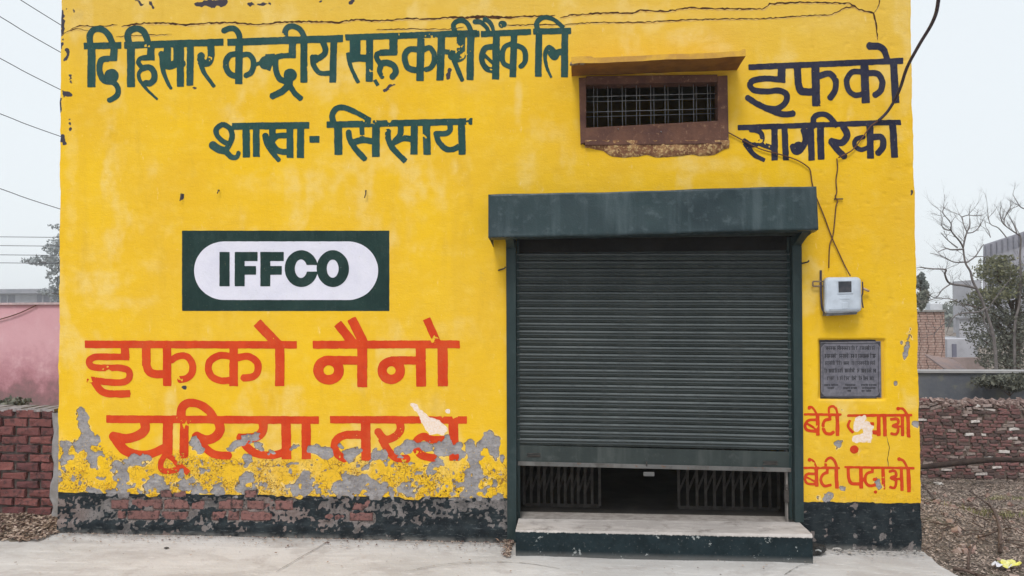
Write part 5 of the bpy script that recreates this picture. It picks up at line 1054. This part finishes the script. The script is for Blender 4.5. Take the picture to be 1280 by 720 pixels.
# tree showing at the left corner of the shop
def left_tree():
    Y = 62; s = 1/ppm(Y); b = at(86, 420, Y); e = empty('tree', (b.x, Y, -1.4), 'hazy grey green tree half hidden behind the left corner of the yellow shop', 'tree'); cs = []; rr = random.Random(6)
    for (u, v, a, c) in ((70, 283, 5, 5), (72, 300, 7, 8), (69, 312, 8, 8), (62, 326, 12, 8), (57, 328, 8, 5), (71, 330, 10, 9), (72, 345, 8, 10), (70, 358, 9, 10), (66, 366, 8, 6), (72, 378, 9, 10), (85, 320, 18, 30), (95, 350, 22, 30), (90, 290, 18, 20), (78, 390, 12, 8)):
        p = at(u, v, Y); cs.append((p.x, Y+rr.uniform(-1.4, 1.4), p.z, a*s*.85, 1.6, c*s*.9))
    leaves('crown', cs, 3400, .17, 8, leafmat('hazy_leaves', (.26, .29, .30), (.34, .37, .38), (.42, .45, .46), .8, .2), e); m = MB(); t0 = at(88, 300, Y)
    m.tube([(b.x, Y, -1.4), (b.x+.1, Y, 0.5), (t0.x, Y, t0.z)], [.5, .4, .1], 8)
    for c_ in cs[:10]: m.tube([(b.x+.05, Y, c_[2]-.5), ((b.x+c_[0])/2, Y, c_[2]-.2), c_[:3]], [.12, .08, .03], 5)
    m.build('trunk', M_TW, e)
left_tree()
# overhead wires at left
M_OW = simple('overhead_wire', (.09, .09, .11), (.12, .12, .14), 1, .6)
for i, (A, B, lb) in enumerate((((-60,-56),(100,46),'topmost of the five slanting overhead wires left of the shop'), ((-40,-3),(100,79),'second from the top of the five slanting overhead wires'), ((-40,52),(100,124),'third from the top of the five slanting overhead wires'),
                               ((-40,127),(100,179),'fourth from the top of the five slanting overhead wires'), ((-40,222),(100,269),'lowest of the five slanting overhead wires left of the shop'))):
    a, b = at(*A, 6.5+i*.3), at(*B, 9+i*.3); mid = (a+b)/2+Vector((0, 0, -.02)); far = a+(a-b)*2.5; tag(MB().tube(smooth_pts([far, a, mid, b, b+(b-a)*.15], 5), .0085, 5).build('overhead_wire', M_OW), lb, 'wire', 'slanting overhead wires at left')
for i, (y, lb) in enumerate(((296, 'topmost of the four level overhead wires by the tree at left'), (307, 'second of the four level overhead wires by the tree at left'), (318.5, 'third of the four level overhead wires by the tree at left'), (328.5, 'lowest of the four level overhead wires by the tree at left'))):
    a, b = at(-1500, y-14, 19), at(0, y, 19); c = at(90, y+1, 19); tag(MB().tube(smooth_pts([a, b, c], 6), .012, 5).build('overhead_wire', M_OW), lb, 'wire', 'level overhead wires at left')

# ------------------------------------------------------------------ right background
def right_wall():
    Y = 9.2; s = 1/ppm(Y); p0 = at(1120, 587, Y); zb = p0.z-.15; zt = at(1215, 503, Y).z; xl_ = at(1128, 560, Y).x; xr_ = at(1345, 560, Y).x
    e = empty('field_brick_wall', (at(1215, 585, Y).x, Y, zb), 'uneven old brick wall with ragged top across the field right of the shop', 'wall'); ph = .0625; r = random.Random(12)
    MB().box((xl_, Y+.03, zb-.4), (xr_, Y+.24, zt-.10)).build('mortar_core', simple('mud_core', (.12, .09, .08), (.18, .14, .12), 12, .95, 0, .01, 50), e)
    M1 = brick_mat('field_brick', (.27, .13, .125), (.19, .10, .098), (.13, .10, .098), .65); M2 = brick_mat('field_brick_pale', (.40, .32, .30), (.30, .24, .22)); M3 = brick_mat('field_brick_white', (.66, .62, .60), (.55, .50, .48)); M4 = brick_mat('field_brick_dark', (.13, .085, .08), (.10, .07, .065))
    pools = [[brick_mesh('brick', .213, .054, .12, 200+i+10*k, .008) for i in range(4)] for k in range(4)]
    for k, mt in enumerate((M1, M2, M3, M4)):
        for me in pools[k]: me.materials.append(mt)
    rest = [MB() for _ in range(4)]; n = 0; rows = int((zt-zb)/ph)+1
    u_edge = at(1283, 560, Y).x
    for j in range(rows):
        x = xl_-r.random()*.2; z = zb+ph*(j+.5)
        while x < xr_:
            hf = r.random() < .28; w_ = .5 if hf else 1.; top = j >= rows-3
            q = r.random(); k = 2 if q < .045+.10*top else 1 if q < .17+.42*top else 3 if q < .40 else 0
            if not (j >= rows-1 and r.random() < .45) and r.random() > .02:
                loc = Vector((x+.108*w_, Y+.06+r.uniform(-.02, .02), z+r.uniform(-.006, .006)+.03*math.sin(x*1.3)*(j/rows))); rot = (r.uniform(-.1, .1), r.uniform(-.09, .09)*(1+2*top), r.uniform(-.16, .16)); sc = (w_*r.uniform(.7, 1.0), 1, r.uniform(.75, 1.05))
                vis = x < u_edge and j > 1
                if vis and n < 300: link('brick', r.choice(pools[k]), None, e, loc=loc, rot=rot, scale=sc); n += 1
                else:
                    M_ = Matrix.LocRotScale(loc, Euler(rot), Vector(sc)); me = r.choice(pools[k]); rest[k].add([M_ @ v_.co for v_ in me.vertices], [tuple(f.vertices) for f in me.polygons])
            x += .222*w_
    for k, mt in enumerate((M1, M2, M3, M4)):
        if rest[k].v: tag(rest[k].build('distant_bricks', mt, e), kind='stuff')
    # rubble heap on top
    m = MB()
    for k in range(420):
        x = r.uniform(xl_, xr_); s_ = r.uniform(.012, .038); z = zt-.04+r.uniform(-.03, .07); y = Y+r.uniform(.0, .2); c = Vector((x, y, z)); M_ = Matrix.LocRotScale(c, Euler((r.uniform(0, 3), r.uniform(0, 3), r.uniform(0, 3))), Vector((s_*1.6, s_, s_*.6)))
        m.hexa([M_ @ Vector(q) for q in ((-1, -1, -1), (1, -1, -1), (1, 1, -1), (-1, 1, -1), (-1, -1, 1), (1, -1, 1), (1, 1, 1), (-1, 1, 1))])
    tag(m.build('top_rubble', simple('rubble', (.33, .25, .23), (.17, .115, .105), 14, .95), e), kind='stuff')
right_wall()
# dark pole lying along the wall foot
P3 = smooth_pts([at(1130, 586, 8.6), at(1158, 583, 8.6), at(1185, 580, 8.55), at(1215, 576.5, 8.5), at(1250, 574.5, 8.5), at(1282, 575.5, 8.5), at(1310, 577, 8.5)], 5)
tag(MB().tube(P3, [.035+.022*math.sin(i*.12) for i in range(len(P3))], 7).build('fallen_branch', simple('wet_bark', (.035, .024, .022), (.06, .042, .036), 12, .8)), 'long dark bent branch lying at the foot of the field brick wall', 'branch')
# smoke-grey plastered wall behind
t = NT('grey_green_plaster'); n1 = t.noise(.7, 5, .65); n2 = t.noise(3.5, 5, .7); c = t.mix(t.ramp(n1, .35, .62), (.085, .095, .118), (.135, .14, .155)); c = t.mix(t.ramp(n2, .5, .68, 0, .7), c, (.17, .17, .13)); t.bump(n2, .02, .6); M_DP = t.fin(c, .9)
e = empty('dark_plaster_wall', tuple(at(1220, 500, 11.2)), 'dark grey plastered compound wall just behind the field brick wall', 'wall'); a, b = at(1100, 464.5, 11.2), at(1400, 464, 11.2); zt_ = at(1220, 466, 11.2).z
MB().box((a.x, 11.2, -2.2), (b.x, 11.43, zt_)).build('plaster', M_DP, e); MB().box((a.x, 11.14, zt_+.001), (b.x, 11.49, zt_+.05)).build('coping', simple('grey_coping', (.30, .30, .31), (.38, .37, .37), 3, .9), e)
def brick_block(name, u0, u1, vt, Y, dep, label, cat, mat, vb_=480, rowpx=None, tl=None):
    a, b = at(u0, vt, Y), at(u1, vt, Y); z0 = -2.2; e = empty(name, ((a.x+b.x)/2, Y, z0), label, cat); MB().box((a.x, Y+.03, z0), (b.x, Y+dep, a.z)).build('wall', M_MO, e)
    ph = .085; r = random.Random(int(u0)); rest = MB(); z = a.z-ph/2; n = 0; zl = at(u0, vb_, Y).z
    while z > zl:
        x = a.x-(r.random()*.1)
        while x < b.x-.02:
            w_ = min(.23, b.x-x)-.012
            if w_ > .03: xx0 = max(x, a.x); rest.box((xx0, Y+r.uniform(0, .012), z-.036), (x+w_, Y+.031, z+.036))
            x += .24
        z -= ph
    tag(rest.build('brickwork', mat, e), kind='stuff'); return e
M_FB = brick_mat('far_brick', (.40, .23, .19), (.34, .20, .17), (.22, .16, .14))
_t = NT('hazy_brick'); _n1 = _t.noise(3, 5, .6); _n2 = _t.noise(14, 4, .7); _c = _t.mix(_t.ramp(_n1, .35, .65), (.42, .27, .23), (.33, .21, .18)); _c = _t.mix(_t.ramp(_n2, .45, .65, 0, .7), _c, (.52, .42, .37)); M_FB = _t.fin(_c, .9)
bh = brick_block('brick_shed', 1105, 1181, 390, 20, 4, 'unplastered brick building standing behind the dark plaster wall', 'building', M_FB)
a, b = at(1100, 390, 20), at(1181.5, 390, 20); MB().box((a.x, 19.95, a.z+.001), (b.x, 24, a.z+.06)).build('roof_slab', M_CONC, bh)
p, q = at(1163, 388.5, 20.4), at(1178.5, 379, 20.4); tk = MB().box((p.x, 20.4, p.z), (q.x, 20.75, q.z)); bevel(tk.build('water_trough', simple('pale_enamel', (.60, .62, .66), (.5, .52, .56), 5, .5)), .03); tag(bpy.data.objects['water_trough'], 'pale rectangular tank on top of the brick building', 'tank')
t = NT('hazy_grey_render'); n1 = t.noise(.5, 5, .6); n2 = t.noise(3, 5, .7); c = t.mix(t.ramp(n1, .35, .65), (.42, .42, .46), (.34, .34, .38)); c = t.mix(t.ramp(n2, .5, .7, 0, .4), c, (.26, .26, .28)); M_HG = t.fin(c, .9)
def box_house(name, u0, u1, vt, Y, dep, label, mat, z0=-2.5, roof=True, wins=()):
    a, b = at(u0, vt, Y), at(u1, vt, Y); e = empty(name, ((a.x+b.x)/2, Y, z0), label, 'building'); sx_ = (a.x-CAM.x)/(Y-CAM.y)*dep*.92; MB().hexa([(a.x, Y, z0), (b.x, Y, z0), (b.x+sx_, Y+dep, z0), (a.x+sx_, Y+dep, z0), (a.x, Y, a.z), (b.x, Y, a.z), (b.x+sx_, Y+dep, a.z), (a.x+sx_, Y+dep, a.z)]).build('wall', mat, e)
    if roof: MB().hexa([(a.x-.15, Y-.2, a.z+.001), (b.x+.15, Y-.2, a.z+.001), (b.x+sx_+.15, Y+dep+.1, a.z+.001), (a.x+sx_-.15, Y+dep+.1, a.z+.001), (a.x-.15, Y-.2, a.z+.16), (b.x+.15, Y-.2, a.z+.16), (b.x+sx_+.15, Y+dep+.1, a.z+.16), (a.x+sx_-.15, Y+dep+.1, a.z+.16)]).build('roof', simple('slab_edge', (.20, .20, .22), (.27, .27, .29), 2, .9), e)
    for (x0, y0, x1, y1) in wins: p, q = at(x0, y1, Y), at(x1, y0, Y); MB().box((p.x, Y-.03, p.z), (q.x, Y+.03, q.z)).build('window', M_HZ2, e)
    return e
hb = box_house('far_house', 1180, 1201, 425, 72, 6, 'small dark roofed house between the brick building and the grey house', M_HG, wins=((1186, 430, 1196, 440),))
box_house('grey_house', 1199, 1250, 399, 60, 8, 'pale grey plastered house half hidden by the green tree', M_HG, wins=((1203, 446, 1210, 458),))
# tall building with sloping parapet
def tall():
    Y = 95; A, B, Cc, D = (1229, 306), (1320, 276), (1320, 480), (1229, 480); e = empty('tall_building', tuple(at(1275, 480, Y)), 'tall grey concrete building with sloping top behind the tree at right', 'building')
    a, b, c, d = (at(*q, Y) for q in (A, B, Cc, D)); dy = Vector(((a.x-CAM.x)/(Y-CAM.y)*8+.3, 8, 0)); c.z = d.z = -2.5; MB().hexa([d, c, c+dy, d+dy, a, b, b+dy, a+dy]).build('wall', simple('dark_concrete', (.27, .27, .32), (.34, .34, .385), .8, .9), e)
    a, b, c, d = (at(*q, Y-.05) for q in ((1229.5, 306.5), (1320, 276.5), (1320, 296), (1229.5, 322))); dy = Vector((0, .04, 0))
    MB().hexa([d, c, c+dy, d+dy, a, b, b+dy, a+dy]).build('parapet', simple('parapet_sheet', (.20, .20, .25), (.26, .26, .31), 1.5, .9), e)
    for k in range(12):
        u = 1231+k*7; p, q = at(u, 322-(u-1229)*.3, Y-.06), at(u+.8, 308-(u-1229)*.33, Y-.06); MB().box((p.x, Y-.4, p.z), (q.x, Y-.052, q.z)).build('rib', simple('rib', (.15, .15, .19), (.2, .2, .24), 2, .9) if k == 0 else bpy.data.materials['rib'], e)
    for (x0, y0, x1, y1) in ((1216, 350, 1229, 400),): p, q = at(x0, y1, Y), at(x1, y0, Y); MB().box((p.x, Y+.4, -2.5), (q.x-.02, Y+5, q.z)).build('lower_wing', M_HG, e)
tall()
for (u0, v0, u1, v1, Y, lb, cc) in ((1184, 444, 1222, 447, 17, 'rusty metal sheet roof edge low behind the dark plaster wall', (.30, .22, .2)),):
    a, b = at(u0, v0, Y), at(u1, v1+4, Y); m = MB(); n = 14
    for k in range(n): x0, x1 = a.x+(b.x-a.x)*k/n, a.x+(b.x-a.x)*(k+1)/n-.02; z = a.z+(b.z-a.z)*k/n; m.hexa([(x0, Y, z-.5), (x1, Y, z-.5), (x1, Y+1.4, z-.1), (x0, Y+1.4, z-.1), (x0, Y, z-.45), (x1, Y, z-.45), (x1, Y+1.4, z-.05), (x0, Y+1.4, z-.05)])
    e = empty('lean_to', (a.x, Y, -2), lb, 'shed'); m.build('sheet_roof', simple('old_sheet', cc, (.25, .2, .2), 4, .8), e); MB().box((a.x, Y+.2, -2.2), (b.x, Y+1.3, a.z-.62)).build('wall', M_HG, e)
# bare tree: main limbs as seen, fine twigs grown from them
M_BT = simple('grey_bark', (.13, .115, .115), (.20, .18, .175), 6, .9)
def bare_tree():
    Y = 13.5; RS = .72; k = 1/ppm(Y); Pt = lambda x, y, dy=0: at(x, y, Y+dy); z = lambda X, Yv: (1160+X/7.2, 240+Yv/7.2)
    b = at(1246, 470, Y); e = empty('bare_tree', (b.x, Y, -1.6), 'leafless grey tree with spreading forked branches against the sky at right', 'tree')
    S = [(.07, .05, [(b.x, Y, -1.8), Pt(1244, 440), Pt(1236, 400)]), (.05, .030, [Pt(1236, 400), Pt(1226, 372), Pt(1216, 352), Pt(*z(380, 715)), Pt(*z(335, 635)), Pt(*z(315, 500))]),
         (.034, .018, [Pt(*z(315, 500)), Pt(*z(330, 430)), Pt(*z(350, 360)), Pt(*z(375, 310), .3), Pt(*z(375, 240), .4)]), (.030, .012, [Pt(*z(315, 500)), Pt(*z(290, 450), -.2), Pt(*z(240, 390), -.4), Pt(*z(205, 340), -.5), Pt(*z(205, 280), -.6), Pt(*z(135, 190), -.7), Pt(*z(145, 140), -.7)]),
         (.022, .010, [Pt(*z(205, 345), -.5), Pt(*z(150, 335), -.4), Pt(*z(125, 300), -.3), Pt(*z(130, 230), -.2)]), (.022, .008, [Pt(*z(350, 360)), Pt(*z(320, 290), .3), Pt(*z(305, 225), .5), Pt(*z(250, 190), .6)]), (.020, .008, [Pt(*z(305, 225), .4), Pt(*z(360, 208), .3), Pt(*z(430, 215), .2), Pt(*z(500, 205), .2)]),
         (.022, .010, [Pt(*z(350, 370)), Pt(*z(410, 360), .3), Pt(*z(465, 310), .5), Pt(*z(492, 250), .6)]), (.032, .012, [Pt(*z(320, 515)), Pt(*z(215, 520), -.3), Pt(*z(165, 510), -.6), Pt(*z(90, 540), -.8)]), (.022, .010, [Pt(*z(265, 500), -.2), Pt(*z(180, 435), -.4), Pt(*z(115, 365), -.5)]),
         (.030, .012, [Pt(*z(340, 640)), Pt(*z(420, 585), .3), Pt(*z(460, 530), .5), Pt(*z(500, 470), .6)]), (.020, .010, [Pt(*z(420, 585), .3), Pt(*z(490, 580), .6), Pt(*z(540, 600), .7)]), (.026, .010, [Pt(*z(330, 630)), Pt(*z(230, 630), -.5), Pt(*z(130, 580), -.7), Pt(*z(20, 550), -.9)]),
         (.044, .018, [Pt(1219, 360), Pt(1205, 357, -.2), Pt(1187, 354, -.4), Pt(1181, 343, -.6), Pt(1182, 337, -.7), Pt(1165, 336, -.9), Pt(1150, 334, -1.)]), (.024, .012, [Pt(1190, 354, -.4), Pt(1178, 362, -.6), Pt(1170, 372, -.7), Pt(1160, 368, -.8)]),
         (.034, .010, [Pt(1232, 385), Pt(1222, 390, -.4), Pt(1200, 392, -.8), Pt(1192, 397, -1.), Pt(1186, 408, -1.1), Pt(1183, 418, -1.2)]), (.020, .008, [Pt(1214, 391, -.5), Pt(1195, 376, -.6), Pt(1172, 373, -.8), Pt(1152, 378, -.9)]), (.016, .007, [Pt(1183, 403, -1.1), Pt(1172, 412, -1.2), Pt(1166, 422, -1.3)]),
         (.030, .012, [Pt(1240, 420), Pt(1230, 398, .3), Pt(1245, 372, .3), Pt(1262, 350, .4)]),
         (.040, .022, [Pt(1276, 345, .6), Pt(1275, 320, .6), Pt(1276, 300, .6), Pt(1274, 292, .6)]), (.060, .032, [(b.x+.75, Y+.6, -1.8), Pt(1268, 420, .6), Pt(1274, 380, .6), Pt(1276, 345, .6)]),
         (.026, .010, [Pt(1274, 294, .6), Pt(1262, 286, .5), Pt(1253, 278, .4), Pt(1250, 265, .4), Pt(1252, 258, .4)]), (.022, .008, [Pt(1255, 281, .4), Pt(1256, 272, .4), Pt(1263, 262, .4), Pt(1272, 258, .5)]), (.024, .008, [Pt(1271, 291, .6), Pt(1266, 278, .7), Pt(1259, 266, .7)]),
         (.020, .008, [Pt(1258, 297, .4), Pt(1248, 285, .3), Pt(1238, 280, .2), Pt(1235, 268, .2), Pt(1234, 259, .2)]), (.016, .006, [Pt(1238, 297, .2), Pt(1236, 290, .2), Pt(1232, 283, .2)]), (.022, .008, [Pt(1285, 262, .6), Pt(1276, 259, .5), Pt(1270, 250, .5), Pt(1266, 243, .5)])]
    S = [(a_*RS, b_*RS, c_) for a_, b_, c_ in S]; twig_tree(e, b, S, M_BT, 'branch'); m = MB(); rr = random.Random(14)
    for (r0, r1, pts) in S[2:]:
        P3 = smooth_pts(pts, 3)
        for q in range(1, len(P3)):
            if rr.random() < .42: d = (P3[q]-P3[q-1]).normalized(); grow(m, P3[q], d+Vector((rr.uniform(-1, 1), rr.uniform(-.6, .6), rr.uniform(-.4, 1)))*.9, max(r1*.55, .006), rr.uniform(.16, .40), 2, rr, .7, .1)
    tag(m.build('twigs', M_BT, e), kind='stuff')
bare_tree()
# leafy tree
def green_tree():
    Y = 15; s = 1/ppm(Y); b = at(1262, 470, Y); e = empty('green_tree', (b.x, Y, -1.6), 'dense dusty green tree filling the right edge behind the dark wall', 'tree'); rr = random.Random(8); cs = []
    for (u, v, a, c) in ((1262,430,26,26),(1275,400,22,26),(1290,380,24,34),(1240,372,14,12),(1228,368,12,8),(1250,352,14,12),(1262,338,16,14),(1236,338,10,7),(1230,412,14,14),(1222,392,10,8),(1240,395,14,12),(1245,440,20,18),(1256,410,20,20),(1285,440,28,26),(1290,340,20,26),(1236,452,16,10),(1272,365,18,18),(1222,425,8,10),(1243,325,9,5),(1215,378,7,4),(1300,410,24,30)):
        p = at(u, v, Y); cs.append((p.x, Y+rr.uniform(-.7, .7), p.z, a*s, .8, c*s))
    leaves('crown', cs[:], 13500, .036, 18, leafmat('olive_leaves', (.11, .12, .098), (.17, .175, .14), (.24, .24, .19), .7, .25), e)
    leaves('crown', cs[3:8]+[cs[18]], 2200, .045, 19, leafmat('yellow_green_leaves', (.16, .17, .08), (.22, .22, .12), (.27, .26, .17), .6, .3), e); m = MB()
    m.tube([(b.x, Y, -1.8), (b.x+.1, Y, -.3), (b.x+.2, Y, 1.2), (b.x+.3, Y, 2.6)], [.17, .13, .09, .04], 8)
    for c_ in cs: m.tube([(b.x+.1, Y, c_[2]-.7), ((b.x+c_[0])/2, Y, c_[2]-.25), c_[:3]], [.05, .035, .012], 5)
    m.build('trunk', M_TW, e)
green_tree()
weed(1152, 374, 17, 14, 22, 'grey green bush above the left end of the brick building', 21, M_LFP, 'bush', 650)
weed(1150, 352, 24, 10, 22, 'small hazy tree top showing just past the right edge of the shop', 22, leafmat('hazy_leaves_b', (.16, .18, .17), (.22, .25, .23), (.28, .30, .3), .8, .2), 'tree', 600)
weed(1262, 478, 10.9, 80, 22, 'dusty creeper hanging over the dark plaster wall at right', 23, M_LFD, 'creeper', 1400)
# distant tree line closing the horizon, both sides
m = []; V, Q, c = leafcloud([(x+RNG.uniform(-4, 4), 130+RNG.uniform(-10, 10), -1+RNG.uniform(0, 1.), 8, 3, RNG.uniform(1.6, 3.4)) for x in range(-150, 170, 9)], 26000, .55, 31)
me = npmesh('far_tree_line', V, Q); at_ = me.color_attributes.new('v', 'FLOAT_COLOR', 'POINT'); d = np.ones((len(V), 4), np.float32); d[:, :3] = np.repeat(c, 4, 0); at_.data.foreach_set('color', d.ravel()); tag(link('far_tree_line', me, leafmat('far_leaves', (.10, .12, .10), (.15, .17, .14), (.2, .22, .19), .9, .1)), kind='stuff')
# loose dust, chips and leaf bits on the apron
n = 900; xx = at(20, 690).x+(at(1150, 690).x-at(20, 690).x)*RNG.rand(n); yy = -.05-1.6*RNG.rand(n)**2
scatter('pavement_grit', np.stack([xx, yy, .006+0*xx], 1), .0025+.009*RNG.rand(n)**4, M_ST, tilt=.25, aspect=.8)
a, b = at(1181, 447, 24), at(1236, 447, 24); tag(MB().box((a.x, 24, -2.4), (b.x, 24.25, a.z)).build('compound_wall', simple('pinkish_render', (.33, .26, .25), (.24, .19, .18), 2, .9)), 'low dull pink wall between the brick building and the green tree', 'wall')
a, b = at(1184, 430, 30), at(1222, 430, 30); e = empty('outhouse', (a.x, 30, -2.4), 'small grey outhouse with dark doorway behind the low dull pink wall', 'building'); MB().box((a.x, 30, -2.4), (b.x, 33, at(1200, 424, 30).z)).build('wall', M_HG, e); p, q = at(1190, 445, 30), at(1195, 430, 30); MB().box((p.x, 29.95, -2.4), (q.x, 30.02, q.z)).build('doorway', M_HZ2, e)

# ------------------------------------------------------------------ winter haze: one closed box of even air
t = bpy.data.materials.new('haze'); t.use_nodes = True; n_ = t.node_tree; n_.nodes.clear(); o_ = n_.nodes.new('ShaderNodeOutputMaterial'); pv = n_.nodes.new('ShaderNodeVolumePrincipled')
pv.inputs['Density'].default_value = .0013; pv.inputs['Color'].default_value = (.94, .97, 1, 1); pv.inputs['Anisotropy'].default_value = .2; n_.links.new(pv.outputs[0], o_.inputs['Volume'])
tag(MB().box((-490, -490, -6), (490, 490, 11)).build('haze', t), kind='stuff')
SC.cycles.volume_bounces = 2; SC.cycles.volume_max_steps = 64
